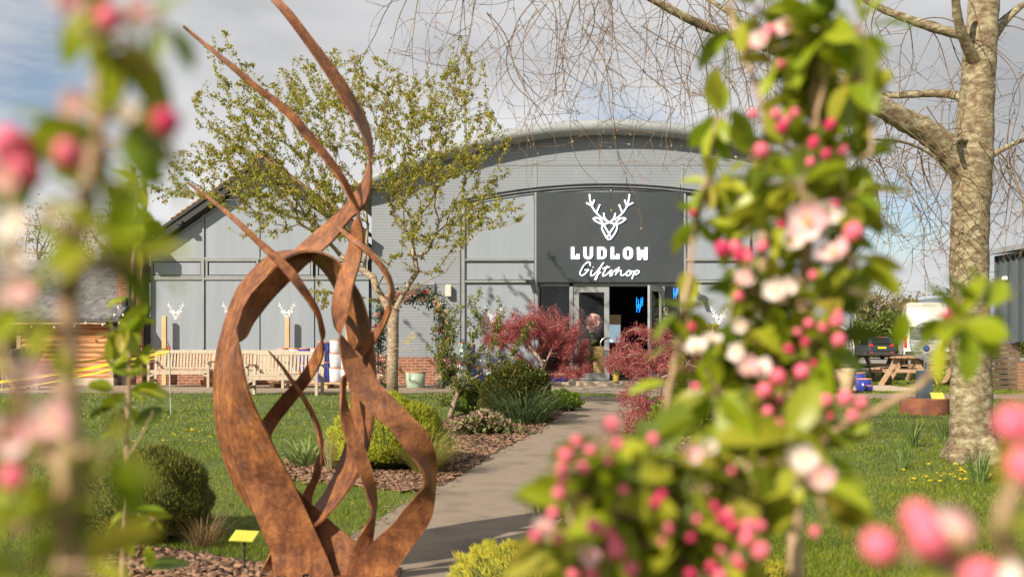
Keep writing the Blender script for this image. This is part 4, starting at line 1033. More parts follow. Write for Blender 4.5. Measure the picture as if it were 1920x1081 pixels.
# car
def car(px, Yq, rz):
    t = thing('parked_car', 'small dark grey hatchback parked rear on by the hedge', 'car', (0, 0, 0))
    m_car = mat('dark_metallic_paint', (.03, .035, .045), rough=.35, metal=.1, coat=.15)
    # side profile lofted across the width: x along the length (rear at -x), tapered roof
    prof = [(-1.98, .42), (-2.05, .60), (-2.02, .84), (-1.92, 1.0), (-1.72, 1.36), (-1.50, 1.50), (-.6, 1.565), (.3, 1.50), (.98, 1.06), (1.75, .92), (2.03, .72), (2.06, .42), (1.9, .26), (-1.85, .26)]
    mb = MB(); sec = []
    for w_, f in ((-.88, .0), (-.86, .5), (-.72, .93), (-.3, 1), (.3, 1), (.72, .93), (.86, .5), (.88, .0)):
        row = []
        for x_, z_ in prof:
            zc_ = .62; hi = max(0, z_-.98)/.58
            yy = w_*(1-.20*hi); k_ = .965+.035*min(1, f*1.2)
            row.append((x_*k_, yy, zc_+(z_-zc_)*(.90+.10*f) if z_ > zc_ else z_))
        sec.append(row)
    n_ = len(prof); vs = [v for r_ in sec for v in r_]
    fs = [(a*n_+i, a*n_+(i+1) % n_, (a+1)*n_+(i+1) % n_, (a+1)*n_+i) for a in range(7) for i in range(n_)]
    fs += [tuple(range(n_)), tuple(range(7*n_, 8*n_))]; mb.add(vs, fs)
    b = mb.build('body', m_car, t)
    m_gl = m_glass_dark
    mb = MB(); mb.prism([(-1.955, -.60, 1.05), (-1.955, .60, 1.05), (-1.70, .52, 1.42), (-1.70, -.52, 1.42)], (-.03, 0, .005)); mb.build('rear_window', m_gl, t)
    for s_ in (-1, 1):
        mb = MB(); mb.prism([(-1.45, s_*.865, 1.06), (.80, s_*.865, 1.03), (.22, s_*.765, 1.42), (-1.30, s_*.755, 1.42)], (0, s_*.012, 0)); mb.build('side_window', m_gl, t)
        mb = MB(); mb.box((-1.98, s_*.66, .95), (.12, .26, .16), bev=.04); mb.build('tail_light', mat('red_lamp', (.55, .03, .02), rough=.2), t)
        mb = MB(); mb.box((-2.03, s_*.66, .48), (.08, .2, .09), bev=.02); mb.build('reflector', MATS['red_lamp'], t)
        for x_ in (-1.28, 1.28):
            w = MB(); ax_ = Matrix.Rotation(R(90), 3, 'X'); w.lathe((x_, s_*.80, .33), [(.25, -.11), (.33, -.10), (.335, 0), (.33, .10), (.25, .11)], 20, axis=ax_); wo_ = w.build('wheel', mat('tyre_rubber', (.02, .02, .02), rough=.9), t)
            w = MB(); w.lathe((x_, s_*.895, .33), [(.22, -.03), (.22, .012)], 20, axis=ax_)
            for q_ in range(5): a = q_*1.257; w.bar((x_, s_*.915, .33), (x_+.2*math.cos(a), s_*.915, .33+.2*math.sin(a)), .05, .02, up=(0, 1, 0))
            w.build('rim', m_chrome, wo_)
    mb = MB(); mb.box((-2.06, 0, .80), (.03, .53, .12)); mb.build('number_plate', mat('yellow_plate', (.75, .52, .02), rough=.5), t)
    mb = MB(); mb.box((-2.05, 0, .93), (.04, .7, .05)); mb.build('chrome_strip', m_chrome, t)
    mb = MB(); mb.box((-1.98, 0, .40), (.2, 1.62, .22), bev=.05); mb.build('bumper', mat('black_plastic', (.03, .03, .032), rough=.6), t)
    mb = MB(); mb.box((-1.66, 0, 1.50), (.16, .5, .03)); mb.build('brake_light', MATS['red_lamp'], t)
    t.location = (P(px, 0, Yq).x, Yq, 0); t.rotation_euler.z = R(rz)
car(1640, 68, 83)
# van
def van(px, Yq, rz):
    t = thing('white_van', 'tall white van with red tail lamp parked behind the disc sculpture', 'van', (0, 0, 0))
    m_van = mat('white_van_paint', (.72, .71, .66), (.80, .79, .74), 1, .3, coat=.6)
    prof = [(-2.9, .45), (-2.95, 1.2), (-2.88, 2.1), (-2.65, 2.75), (-2.0, 2.98), (0, 3.0), (1.1, 2.75), (1.8, 1.75), (2.7, 1.35), (2.9, .9), (2.9, .4), (-2.8, .36)]
    mb = MB(); n_ = len(prof); vs = []
    for w_, f in ((-1.0, 0), (-.97, .8), (-.8, 1), (.8, 1), (.97, .8), (1.0, 0)):
        for x_, z_ in prof: hi = max(0, z_-1.2)/1.8; vs.append((x_*(.98+.02*f), w_*(1-.17*hi*hi), .36+(z_-.36)*(.95+.05*f)))
    fs = [(a*n_+i, a*n_+(i+1) % n_, (a+1)*n_+(i+1) % n_, (a+1)*n_+i) for a in range(5) for i in range(n_)]+[tuple(range(n_)), tuple(range(5*n_, 6*n_))]
    mb.add(vs, fs); mb.build('body', m_van, t)
    mb = MB(); mb.box((-2.93, 0, 1.55), (.05, 1.5, .6), ry=R(4)); mb.build('rear_window', m_glass_dark, t)
    for s_ in (-1, 1):
        mb = MB(); mb.box((-2.9, s_*.92, 1.15), (.12, .14, .55), bev=.03); mb.build('tail_light', MATS['red_lamp'], t)
        for x_ in (-1.9, 1.9):
            w = MB(); ax_ = Matrix.Rotation(R(90), 3, 'X'); w.lathe((x_, s_*.9, .37), [(.28, -.12), (.36, -.11), (.37, 0), (.36, .11), (.28, .12)], 20, axis=ax_); w.build('wheel', MATS['tyre_rubber'], t)
        mb = MB(); mb.box((1.4, s_*1.12, 1.75), (.14, .22, .38), bev=.03); mb.build('mirror', m_black, t)
    mb = MB(); mb.box((-2.96, 0, .62), (.16, 1.9, .22), bev=.04); mb.build('bumper', MATS['black_plastic'], t)
    mb = MB(); mb.box((-2.90, 0, 1.2), (.12, .02, 1.5)); mb.build('door_seam', m_gap, t)
    t.location = (P(px, 0, Yq).x, Yq, 0); t.rotation_euler.z = R(rz)
van(1731, 48, 71)
# blue curtain sided trailer
t = thing('blue_trailer', 'long violet blue curtain sided trailer beyond the big tree trunk', 'trailer', (P(1860, 0, 56).x, 56, 0))
xa, xb = P(1757, 0, 56).x, P(1905, 0, 56).x; zt2 = P(0, 560, 56).z
m_bl = mat('violet_blue_curtain', (.16, .18, .45), (.26, .28, .58), 1.2, .5)
mb = MB(); mb.box(((xa+xb)/2, 57.3, (zt2+.9)/2), (xb-xa, 2.5, zt2-.9)); 
for i in range(24): mb.box((xa+(xb-xa)*(i+.5)/24, 56.03, (zt2+.9)/2), (.07, .05, zt2-1.1))
mb.build('curtain', m_bl, t)
mb = MB(); mb.box(((xa+xb)/2, 57.3, zt2+.09), (xb-xa+.1, 2.6, .2), bev=.05); mb.build('roof_rail', mat('pale_blue_metal', (.42, .45, .62), rough=.35), t)
mb = MB(); mb.box(((xa+xb)/2, 57.3, .82), (xb-xa, 2.5, .2)); mb.build('chassis', m_black, t)
for xx in (xb-1.2, xb-2.4):
    w = MB(); w.lathe((xx, 56.3, .45), [(.3, -.14), (.45, -.13), (.46, 0), (.45, .13), (.3, .14)], 18, axis=Matrix.Rotation(R(90), 3, 'X')); w.build('wheel', MATS['tyre_rubber'], t)
# brick house roof beyond the hedge
t = thing('brick_house', 'distant brick house with tiled roof above the hedge behind the van', 'house', (P(1722, 0, 110).x, 110, 0))
xh = P(1722, 0, 110).x; mb = MB(); mb.box((xh, 113, 2.2), (2.0, 6, 4.4)); mb.build('wall', m_brick, t)
mb = MB(); mb.prism([(xh-1.15, 109.7, 4.4), (xh+1.15, 109.7, 4.4), (xh+.5, 109.7, 5.9), (xh-.5, 109.7, 5.9)], (0, 6.6, 0)); mb.build('roof', m_tile, t)

# disc sculpture on its rust drum
m_rust2 = mat('rusted_drum', (.13, .045, .028), (.24, .085, .045), 5, .85, .004, 40)
ds = thing('disc_sculpture', 'oval slate and glass disc sculpture on dark post and rusty drum plinth', 'sculpture', (P(1733, 0, 15.5).x, 15.5, 0))
c_ = Vector((P(1733, 0, 15.5).x, 15.5, 0)); zz = lambda py: P(0, py, 15.5).z
mb = MB(); mb.lathe(c_, [(.355, 0), (.36, .02), (.36, .235), (.345, .25), (.30, .25)], 40); mb.build('drum_plinth', m_rust2, ds, smooth=False)
mb = MB(); mb.box(c_+Vector((0, 0, (.24+zz(694))/2)), (.205, .16, zz(694)-.24), bev=.006); mb.build('post', mat('slate_blue_post', (.045, .06, .08), (.07, .09, .11), 5, .5), ds)
mb = MB(); mb.tube([c_+Vector((0, 0, zz(696))), c_+Vector((0, 0, zz(672)))], .014, 8); mb.tube([c_+Vector((.045, 0, zz(696))), c_+Vector((.045, 0, zz(676)))], .02, 8); mb.build('spindle', m_chrome, ds)
dc = c_+Vector((0, 0, zz(639.5))); rx_, rz_ = .225, .282
mb = MB(); mb.tube([dc+Vector((math.cos(a)*rx_, 0, math.sin(a)*rz_)) for a in [6.2832*i/48 for i in range(48)]], .009, 6, closed=True); mb.box(dc+Vector((0, -.005, .055)), (2*rx_*.97, .03, .012)); mb.build('rim', m_chrome, ds)
m_sl1 = leafmat('slate_layers', [(.10, .11, .10), (.20, .21, .19), (.33, .34, .31), (.06, .07, .09), (.42, .43, .40), (.05, .06, .16)], trans=0, rough=.6)
mb = MB(); rngd = random.Random(5); z_ = -rz_+.01
while z_ < rz_-.008:
    hw_ = rx_*math.sqrt(max(0, 1-(z_/rz_)**2))*.975; x_ = -hw_
    while x_ < hw_-.004:
        w_ = min(rngd.uniform(.02, .09), hw_-x_); xm = x_+w_/2
        e1 = ((xm-.02)/.085)**2+((z_+.105)/.075)**2; e2 = ((xm-.045)/.03)**2+((z_-.17)/.03)**2; e3 = ((xm+.03)/.03)**2+((z_-.165)/.075)**2
        if e1 > 1 and e2 > 1 and e3 > 1: mb.box(dc+Vector((xm, rngd.uniform(-.004, .004), z_)), (w_-.002, .016+rngd.random()*.012, .0075))
        x_ += w_
    z_ += .0095
mb.build('slate_courses', m_sl1, ds)
ax_ = Matrix.Rotation(R(90), 3, 'X')
mb = MB(); mb.lathe(dc+Vector((.02, -.006, -.105)), [(.084, -.008), (.084, .008)], 24, axis=ax_); mb.build('pale_ring', mat('pale_stone', (.33, .32, .25), (.45, .43, .35), 30, .8), ds)
m_bg = mat('blue_glass', (.012, .025, .16), (.04, .08, .30), 20, .1, coat=1)
mb = MB(); mb.lathe(dc+Vector((.02, -.016, -.105)), [(.05, -.006), (.052, .008), (.03, .016)], 20, axis=ax_); mb.lathe(dc+Vector((.045, -.01, .17)), [(.016, -.006), (.016, .01)], 14, axis=ax_)
mb.tube([dc+Vector((x_, -.01, z_)) for x_, z_ in ((-.02, .235), (-.045, .20), (-.05, .165), (-.04, .13), (-.02, .10))], [.003, .012, .014, .012, .003], 8); mb.build('blue_glass_inlay', m_bg, ds)
m_plate = mat('yellow_label', (.42, .42, .05), (.50, .48, .08), 8, .5)
def label_plate(b_, w_, lb, tilt, hgt, rz=0):
    t = thing('label_plate', lb, 'label', b_, 'yellow sculpture labels'); top = Vector(b_)+Vector((0, 0, hgt))
    mb = MB(); mb.box(top, (w_, w_*.62, .006), rx=R(tilt), rz=rz); mb.build('plate', m_plate, t)
    mb = MB(); mb.tube([b_, top-Vector((0, -.004, .006))], .006, 6); mb.build('spike', m_black, t)
label_plate(c_+Vector((.11, -.22, .25)), .20, 'small yellow label leaning on the rusty drum plinth', 50, .045)
label_plate(P(458, 1075, 4.75), .125, 'small yellow label on a thin spike left of the rusty ribbon sculpture', 28, P(458, 1004, 4.75).z-P(458, 1075, 4.75).z, R(-14))
# ============================================================ TREES AND SHRUBS
def bark_mat(name, c1, c2, c3, band=True, scale=7, bump=.006):
    m, t, b = bsdf_mat(name); MATS[name] = m
    g = t.nodes.new('ShaderNodeTexCoord'); mpn = t.nodes.new('ShaderNodeMapping'); mpn.inputs['Scale'].default_value = (1, 1, 5 if band is True else (band or .35))
    t.links.new(g.outputs['Object'], mpn.inputs[0])
    n1 = noise(t, mpn.outputs[0], scale, 8, .65, .3); r = ramp(t, n1.outputs[0], [(.36, c1), (.5, c2), (.62, c3)])
    n2 = noise(t, g.outputs['Object'], 3, 5, .6); mx = N(t, 'ShaderNodeMix', data_type='RGBA', blend_type='OVERLAY'); mx.inputs[0].default_value = .55
    t.links.new(r.outputs[0], mx.inputs[6]); t.links.new(n2.outputs[0], mx.inputs[7]); t.links.new(mx.outputs[2], b.inputs['Base Color'])
    b.inputs['Roughness'].default_value = .85
    n3 = noise(t, mpn.outputs[0], scale*2.5, 6, .7); bp = t.nodes.new('ShaderNodeBump'); bp.inputs['Distance'].default_value = bump
    t.links.new(n3.outputs[0], bp.inputs['Height']); t.links.new(bp.outputs[0], b.inputs['Normal']); return m
m_cbark = bark_mat('cherry_bark', (.13, .09, .06), (.30, .22, .15), (.46, .37, .27), True, 9, .008)
m_bbark = bark_mat('lichen_bark', (.13, .08, .045), (.24, .19, .11), (.40, .36, .23), 1.6, 11, .018)
m_twig = mat('brown_twigs', (.09, .055, .03), (.20, .13, .07), 6, .8)

def ell_points(rng, n, c, r, zmin=None, hollow=.0):
    d = rdir(rng, n*3); rad = rng.random(n*3)**(1/3)
    k = rad > hollow; p = (d*rad[:, None])[k]*np.array(r)+np.array(c)
    if zmin is not None: p = p[p[:, 2] > zmin]
    return p[:n]
def twig_sites(A, par, rad, rmax, rng, n, jit=.02):
    idx = np.where(rad < rmax)[0]; idx = idx[idx > 0]; k = rng.choice(idx, n)
    u = rng.random(n)[:, None]; pp = A[k]*(1-u)+A[np.array(par)[k]]*u
    return pp+rng.normal(0, jit, (n, 3)), norm(A[k]-A[np.array(par)[k]]+1e-6)

# --- cherry with young bronze-green leaves
rng = np.random.default_rng(21)
YC = 19.6; ct = thing('cherry_tree', 'open crowned cherry tree in young yellow green leaf in front of the gable', 'tree', (P(736, 0, YC).x, YC, 0))
base = [P(736, 745, YC), P(736, 690, YC), P(737, 640, YC), P(737, 605, YC), P(738, 588, YC)]; base[0].z = 0
atts = []
def blob(px, py, rx, ry, n, dy=1.3, y0=0.0):
    for _ in range(n):
        a = rng.uniform(0, 2*math.pi); r_ = math.sqrt(rng.random())
        Yq = YC+y0+rng.normal(0, dy)*.8; Yq = min(max(Yq, YC-2.4), YC+2.6)
        atts.append(P(px+rx*r_*math.cos(a), py+ry*r_*math.sin(a), Yq))
blob(620, 260, 230, 120, 560); blob(640, 150, 130, 60, 130); blob(820, 230, 110, 110, 260); blob(440, 200, 80, 90, 90); blob(400, 90, 35, 40, 8)
blob(420, 320, 110, 70, 150); blob(560, 370, 130, 50, 190); blob(830, 370, 110, 90, 200); blob(930, 395, 60, 35, 30); blob(650, 420, 60, 60, 30); blob(480, 420, 60, 30, 16)
blob(600, 540, 30, 40, 12, .6); blob(800, 470, 60, 50, 26, .8); blob(310, 355, 40, 30, 12); blob(930, 290, 40, 60, 24); blob(860, 110, 50, 50, 18)
lead = []
for fx, fy, dyy in ((700, 520, 0), (690, 420, .3), (735, 480, -.5), (735, 330, -.3), (770, 500, .5), (790, 400, .5), (800, 320, .2), (840, 440, -.4), (640, 480, .2), (740, 230, 0), (590, 340, 0.3), (540, 260, 0), (700, 300, .6)):
    lead.append(P(fx, fy, YC+dyy))
A, par, rad, ch = grow(base, lead+atts, rng, alpha=.42, step=.22, wob=.05, tip=.003, pw=2.5, rmax=.112)
mb = MB(); skeleton(mb, A, par, rad, ch, .03)
# flare at the foot
mb.build('trunk', m_cbark, ct, smooth=True)
n_ = 10000; sp_, sd_ = twig_sites(A, par, rad, .012, rng, n_, .012)
per = 5; pp = np.repeat(sp_, per, 0)+rng.normal(0, .018, (n_*per, 3)); dd = rdir(rng, n_*per)*.9+np.repeat(sd_, per, 0)*.3; dd[:, 2] -= .45
m_cl = leafmat('young_cherry_leaves', [(.22, .26, .015), (.33, .36, .02), (.42, .40, .04), (.32, .19, .05), (.50, .49, .09), (.15, .19, .015), (.38, .30, .06)], trans=.45)
cloud('foliage', pp, dd, rng.uniform(.04, .075, n_*per), LEAF2, rng, m_cl, ct)
cloud('blossom', sp_[:160]+[0, 0, -.02], rdir(rng, 160), .05, PETAL, rng, leafmat('cherry_blossom', [(.75, .55, .52), (.8, .7, .66)], trans=.3), ct)

# --- big bare tree on the right with drooping twigs
rng = np.random.default_rng(5)
YT = 9.25; bt = thing('bare_lichen_tree', 'large lichen barked tree on the right with bare drooping twigs', 'tree', (P(1826, 0, YT).x, YT, 0))
mb = MB()
tr = [(1832, 885, 64), (1832, 868, 52), (1829, 840, 45), (1826, 780, 41.5), (1826, 700, 40), (1823, 600, 38.5), (1822, 500, 38), (1824, 420, 37), (1828, 340, 38), (1830, 280, 39), (1836, 200, 34), (1840, 130, 33), (1846, 60, 31), (1850, 0, 30), (1856, -80, 27), (1850, -200, 22)]
cr_ = crom(tr, 60); pts = []
for i, (a, b, r_) in enumerate(cr_): p = P(a-5, b, YT); pts.append(p)
pts[0].z = -.05; mb.tube(pts, [r_*.91/F*YT*(1+.03*math.sin(i*1.9)) for i, (_, _, r_) in enumerate(cr_)], 28)
for an, l_ in ((25, .30), (150, .26), (215, .34), (285, .30)):
    d_ = Vector((math.cos(R(an)), math.sin(R(an)), 0)); p0 = Vector((pts[3].x, YT, .16)); mb.tube([p0, p0+d_*l_*.5+Vector((0, 0, -.05)), p0+d_*l_+Vector((0, 0, -.15))], [.16, .15, .07], 10)
limbs = []
def limb(pl, r0, r1, dy):
    k = len(pl); q_ = [P(a, b, YT+dy*i/(k-1)) for i, (a, b) in enumerate(pl)]
    q_ = [Vector(v) for v in crom([tuple(v) for v in q_], k*5)]; rr = np.linspace(r0, r1, len(q_))
    mb.tube(q_, [r_*(1+.06*math.sin(i*2.1)) for i, r_ in enumerate(rr)], 12); limbs.append((q_, r0)); return q_
limb([(1815, 330), (1775, 278), (1735, 245), (1690, 222), (1645, 195), (1600, 165), (1550, 140)], .135, .07, -.4)
limb([(1568, 150), (1550, 140), (1480, 105), (1420, 80), (1350, 60), (1290, 35), (1225, 0), (1120, -60), (1000, -90)], .068, .020, -.9)
limb([(1430, 85), (1380, 35), (1330, 0), (1250, -50), (1150, -80)], .03, .012, .4)
limb([(1822, 200), (1795, 180), (1750, 175), (1700, 178), (1640, 178), (1580, 160)], .048, .022, .5)
limb([(1828, 70), (1760, 55), (1700, 35), (1640, 10), (1560, -40), (1400, -120)], .05, .02, .3)
limb([(1845, 110), (1870, 60), (1905, 20), (1960, -20)], .05, .02, .3)
limb([(1845, 140), (1815, 90), (1795, 30), (1790, -60)], .06, .03, -.5)
limb([(1846, 300), (1880, 280), (1920, 262), (1990, 240)], .03, .012, -.3)
limb([(1838, 268), (1800, 262), (1790, 268)], .03, .02, -.35)
limb([(1800, 350), (1760, 300), (1700, 268), (1620, 262), (1560, 280)], .02, .006, -.6)
limb([(1560, -80), (1400, -70), (1200, -110), (1000, -100), (850, -70)], .03, .012, 0)
limb([(1200, -100), (1000, -60), (860, -30), (780, -40)], .016, .006, .5)
mb.build('trunk', m_bbark, bt, smooth=True)
mb = MB(); buds = []
def droop(p, d, n, st, r0, lvl, curl=.12):
    pts = [Vector(p)]; d = Vector(d).normalized(); w = rng.normal(0, 1, 3)*.12
    for i in range(n):
        w = w*.75+rng.normal(0, 1, 3)*.060
        d = (d+Vector((w[0], w[1], w[2]*.4))+Vector((0, 0, -curl))).normalized()
        pts.append(pts[-1]+d*st)
        if lvl > 0 and i > 1 and rng.random() < (.27 if lvl == 2 else .20):
            s_ = Vector(rng.normal(0, 1, 3)); s_ = (s_-d*s_.dot(d)).normalized()
            droop(pts[-1], d*.5+s_*.9+Vector((0, 0, .1)), int(rng.integers(3, 9 if lvl == 1 else 14)), st*.8, r0*.6, lvl-1, curl=-.05 if rng.random() < .5 else .14)
    mb.tube(pts, np.linspace(r0, r0*.35, len(pts)), 4)
    if lvl < 2: buds.append((pts[-1], d))
starts = []
for q_, r0 in limbs:
    L = sum((q_[i+1]-q_[i]).length for i in range(len(q_)-1)); k = int(L*4.3)
    for _ in range(k):
        i = int(rng.integers(1, len(q_)-1)); 
        if r0 > .09 and i < 8: continue
        s_ = Vector((rng.normal(0, 1), rng.normal(0, 1), rng.uniform(-.6, .7)))
        droop(q_[i], s_, int(rng.integers(12, 29)), .062, .0058, 2, .21)
# long veils hanging through the top of the picture
for px, top, ln, dy in [(rng.uniform(800, 1430), rng.uniform(-80, 60), rng.uniform(180, 390), rng.uniform(-1.2, 1.4)) for _ in range(34)]:
    droop(P(px, top, YT-.4+dy), (rng.normal(0, .5), rng.normal(0, .3), -.5), int(ln/F*YT/.062), .062, .0052, 2, .10)
for _ in range(40):
    px = rng.uniform(1600, 1760) if rng.random() < .6 else rng.uniform(1870, 1930); droop(P(px, rng.uniform(190, 330), YT+rng.uniform(-1, 1)), (rng.normal(0, .6), rng.normal(0, .4), -.3), int(rng.integers(10, 26)), .062, .0052, 2, .10)
mb.build('twigs', m_twig, bt, smooth=False)
bp_ = np.array([tuple(b[0]) for b in buds]); bd_ = np.array([tuple(b[1]) for b in buds])
cloud('buds', bp_, bd_, rng.uniform(.014, .030, len(bp_)), LEAF2, rng, leafmat('swelling_buds', [(.35, .26, .12), (.45, .38, .16), (.42, .18, .10), (.5, .45, .22)], trans=.2), bt)

# --- clipped domes
def dome(name, lb, cat, cx_, cy_, r, h, n, sz, cols, seed, group=None, tpl=TIP, lump=.075, core=(.03, .045, .01), sink=.0):
    rg = np.random.default_rng(seed); c_ = Vector((cx_, cy_, 0)); t = thing(name, lb, cat, c_, group)
    d = rdir(rg, n); d[:, 2] = np.abs(d[:, 2])*1.4-.5; d = norm(d)
    def shape(d):
        lum = 1+lump*np.sin(d[:, 0]*7+seed)*np.sin(d[:, 1]*6+seed*2)*np.cos(d[:, 2]*6)+lump*.6*np.sin(d[:, 0]*15+d[:, 2]*13)
        z0_ = h*.36
        return np.stack([d[:, 0]*r, d[:, 1]*r, np.where(d[:, 2] > 0, d[:, 2]*(h-z0_), d[:, 2]*z0_*1.2)], 1)*lum[:, None]+np.array([cx_, cy_, z0_])
    p = shape(d)
    mb = MB(); u_ = []
    for i in range(13):
        for j in range(24):
            th = math.pi*i/12; a = 2*math.pi*j/24; u_.append((math.sin(th)*math.cos(a), math.sin(th)*math.sin(a), math.cos(th)))
    cp_ = np.array([cx_, cy_, h*.36])+(shape(np.array(u_))-np.array([cx_, cy_, h*.36]))*.93; cp_[:, 2] = np.maximum(cp_[:, 2], .005)
    mb.add([tuple(v) for v in cp_], [(i*24+j, i*24+(j+1) % 24, (i+1)*24+(j+1) % 24, (i+1)*24+j) for i in range(12) for j in range(24)])
    mb.build('branches', mat(name+'_core_%d' % seed, core, tuple(x*1.8 for x in core), 30, .95, .03, 40), t)
    p += d*rg.uniform(-.035, .02, n)[:, None]*r*2
    p[:, 2] = np.maximum(p[:, 2], .01)
    cloud('foliage', p, d*.8+[0, 0, .75]+rg.normal(0, .35, (n, 3)), sz*rg.uniform(.6, 1.25, n), tpl, rg, leafmat('%s_leaves_%d' % (name, seed), cols, trans=.25), t)
    return t
gy = [(.20, .23, .012), (.34, .36, .015), (.48, .47, .025), (.28, .31, .012), (.13, .17, .01)]
dome('clipped_dome_shrub', 'bright yellow green clipped dome beside the path behind the rusty ribbons', 'shrub', P(728, 0, 8.85).x, 8.85, .50, .60, 26000, .042, gy, 1)
dome('clipped_dome_shrub', 'dark olive clipped dome at lower left behind the apple stems', 'shrub', P(275, 0, 5.6).x, 5.6, .335, .50, 24000, .030, [(.06, .075, .01), (.13, .14, .012), (.26, .25, .02), (.09, .105, .012), (.035, .05, .008)], 2)
dome('rounded_evergreen_shrub', 'dark green rounded evergreen beyond the strappy grass by the path', 'shrub', P(968, 0, 14.3).x, 14.3, .50, .78, 17000, .05, [(.035, .055, .01), (.06, .085, .015), (.10, .12, .02), (.16, .12, .03), (.03, .045, .01)], 3, tpl=LEAF2, lump=.10)
dome('golden_shrub', 'yellow green and red tinged shrub behind the right hand maple', 'shrub', P(1325, 0, 17.5).x, 17.5, .62, 1.35, 9000, .07, [(.22, .26, .02), (.36, .38, .03), (.30, .14, .05), (.15, .20, .02)], 4, tpl=LEAF2, lump=.14)
dome('evergreen_shrub', 'mid green glossy shrub against the shop wall right of the maple', 'shrub', P(1415, 0, 21).x, 21, .75, 1.45, 8000, .08, [(.04, .07, .015), (.08, .12, .03), (.13, .18, .05), (.03, .05, .01)], 5, tpl=LEAF2, lump=.12)
dome('euphorbia_shrub', 'lime green euphorbia mound at the foot of the right hand maple', 'shrub', P(1275, 0, 11.9).x, 11.9, .36, .42, 5000, .045, [(.20, .24, .02), (.38, .42, .04), (.12, .18, .03), (.08, .13, .03)], 6, tpl=LEAF2, lump=.15)
dome('leafy_mound', 'fresh green leafy mound where the path meets the forecourt', 'shrub', P(1052, 0, 16.3).x, 16.3, .30, .30, 2600, .055, [(.12, .20, .02), (.20, .30, .03), (.28, .36, .05)], 7, tpl=LEAF2, lump=.15)
dome('golden_conifer', 'feathery yellow dwarf conifer at the bottom beside the path', 'shrub', P(945, 0, 4.25).x, 4.25, .21, .23, 9000, .026, [(.30, .29, .02), (.46, .42, .03), (.60, .54, .05), (.22, .22, .02)], 8, lump=.16)
dome('golden_conifer', 'yellow dwarf conifer behind the lowest apple leaves right of centre', 'shrub', P(1400, 0, 4.2).x, 4.2, .18, .19, 6500, .026, [(.30, .29, .02), (.46, .42, .03), (.60, .54, .05), (.22, .22, .02)], 9, lump=.16)
dome('leafy_mound', 'green leafy clump under the upright apple tree left of the evergreen', 'shrub', P(905, 0, 15.2).x, 15.2, .42, .42, 3500, .06, [(.10, .17, .02), (.18, .27, .03), (.05, .09, .015)], 10, tpl=LEAF2, lump=.18)

# --- strappy and grassy clumps
def strap(name, lb, cx_, cy_, n, ln, wd, spread, cols, seed, droopk=.9, rbase=.08, group=None, cat='plant', seg=6):
    rg = np.random.default_rng(seed); t = thing(name, lb, cat, (cx_, cy_, 0), group); mb = MB()
    for i in range(n):
        a = rg.uniform(0, 6.283); b_ = Vector((cx_+math.cos(a)*rbase*rg.random(), cy_+math.sin(a)*rbase*rg.random(), 0))
        tl = rg.uniform(.15, 1)*spread; d = Vector((math.cos(a)*tl, math.sin(a)*tl, 1)).normalized(); L = ln*rg.uniform(.55, 1.1); w = wd*rg.uniform(.7, 1.2)
        side = Vector((-math.sin(a), math.cos(a), 0)); p = b_; vs = []
        for k in range(seg+1):
            u = k/seg; ww = w*(1-u**2.2)+.0006; vs += [p-side*ww/2+Vector((0, 0, ww*.2)), p+side*ww/2+Vector((0, 0, ww*.2))]
            p = p+d*L/seg; d = (d+Vector((math.cos(a)*.10, math.sin(a)*.10, -droopk*u*.55))).normalized()
            if p.z < .01: p.z = .01
        mb.add(vs, [(2*k, 2*k+1, 2*k+3, 2*k+2) for k in range(seg)])
    mb.build('leaves', leafmat('%s_blades_%d' % (name, seed), cols, trans=.35, rough=.45), t); return t
strap('strappy_clump', 'dark green arching strappy clump spilling on to the path edge', P(985, 0, 13.6).x, 13.6, 420, .78, .020, 1.1, [(.05, .09, .03), (.09, .15, .05), (.16, .22, .09), (.22, .27, .14)], 1, rbase=.34)
strap('pale_lily_clump', 'pale green daylily leaves in bark behind the rusty ribbons', P(572, 0, 8.9).x, 8.9, 110, .42, .024, 1.2, [(.22, .30, .08), (.32, .40, .14), (.18, .26, .06), (.40, .46, .22)], 2, rbase=.17)
strap('golden_grass_tuft', 'fine golden grass tuft arching beside the yellow green dome', P(800, 0, 8.35).x, 8.35, 900, .48, .0045, 1.0, [(.30, .30, .06), (.42, .38, .12), (.22, .26, .04), (.50, .44, .20)], 3, rbase=.10, droopk=.8)
strap('fine_grass_tuft', 'thin upright straw grass wisps right of the pale lily leaves', P(622, 0, 8.6).x, 8.6, 160, .42, .003, .35, [(.45, .40, .20), (.52, .46, .26)], 4, rbase=.05, droopk=.4)
for i, (px, py, n, ln, lb) in enumerate(((1712, 838, 60, .36, 'front left daffodil clump between the drum plinth and the big trunk'), (1770, 826, 50, .34, 'daffodil clump close against the left of the big trunk'), (1690, 882, 34, .32, 'sparse daffodil clump nearest the apple blossom'), (1836, 905, 46, .36, 'daffodil leaf clump in front of the big trunk roots'), (1908, 850, 30, .3, 'daffodil leaf clump right of the big trunk'), (1905, 930, 26, .3, 'daffodil leaf clump at the right edge in front of the roots'))):
    g_ = G(px, py); strap('daffodil_clump', lb, g_.x, g_.y, n, ln, .010, .38, [(.08, .14, .03), (.13, .21, .05), (.20, .28, .08), (.32, .36, .14)], 20+i, droopk=.45, rbase=.06, group='daffodil clumps round the big trunk')
strap('dark_strappy_clump', 'dark strappy leaves beside the maple trunk on the right', P(1330, 0, 12.2).x, 12.2, 130, .42, .018, .7, [(.05, .10, .05), (.08, .14, .07), (.12, .2, .09)], 30, rbase=.16)
strap('path_side_grass', 'thin grass wisps at the right path edge behind the pink buds', P(1020, 0, 6.4).x, 6.4, 140, .22, .003, .5, [(.35, .33, .14), (.25, .30, .08)], 31, rbase=.12, droopk=.5)
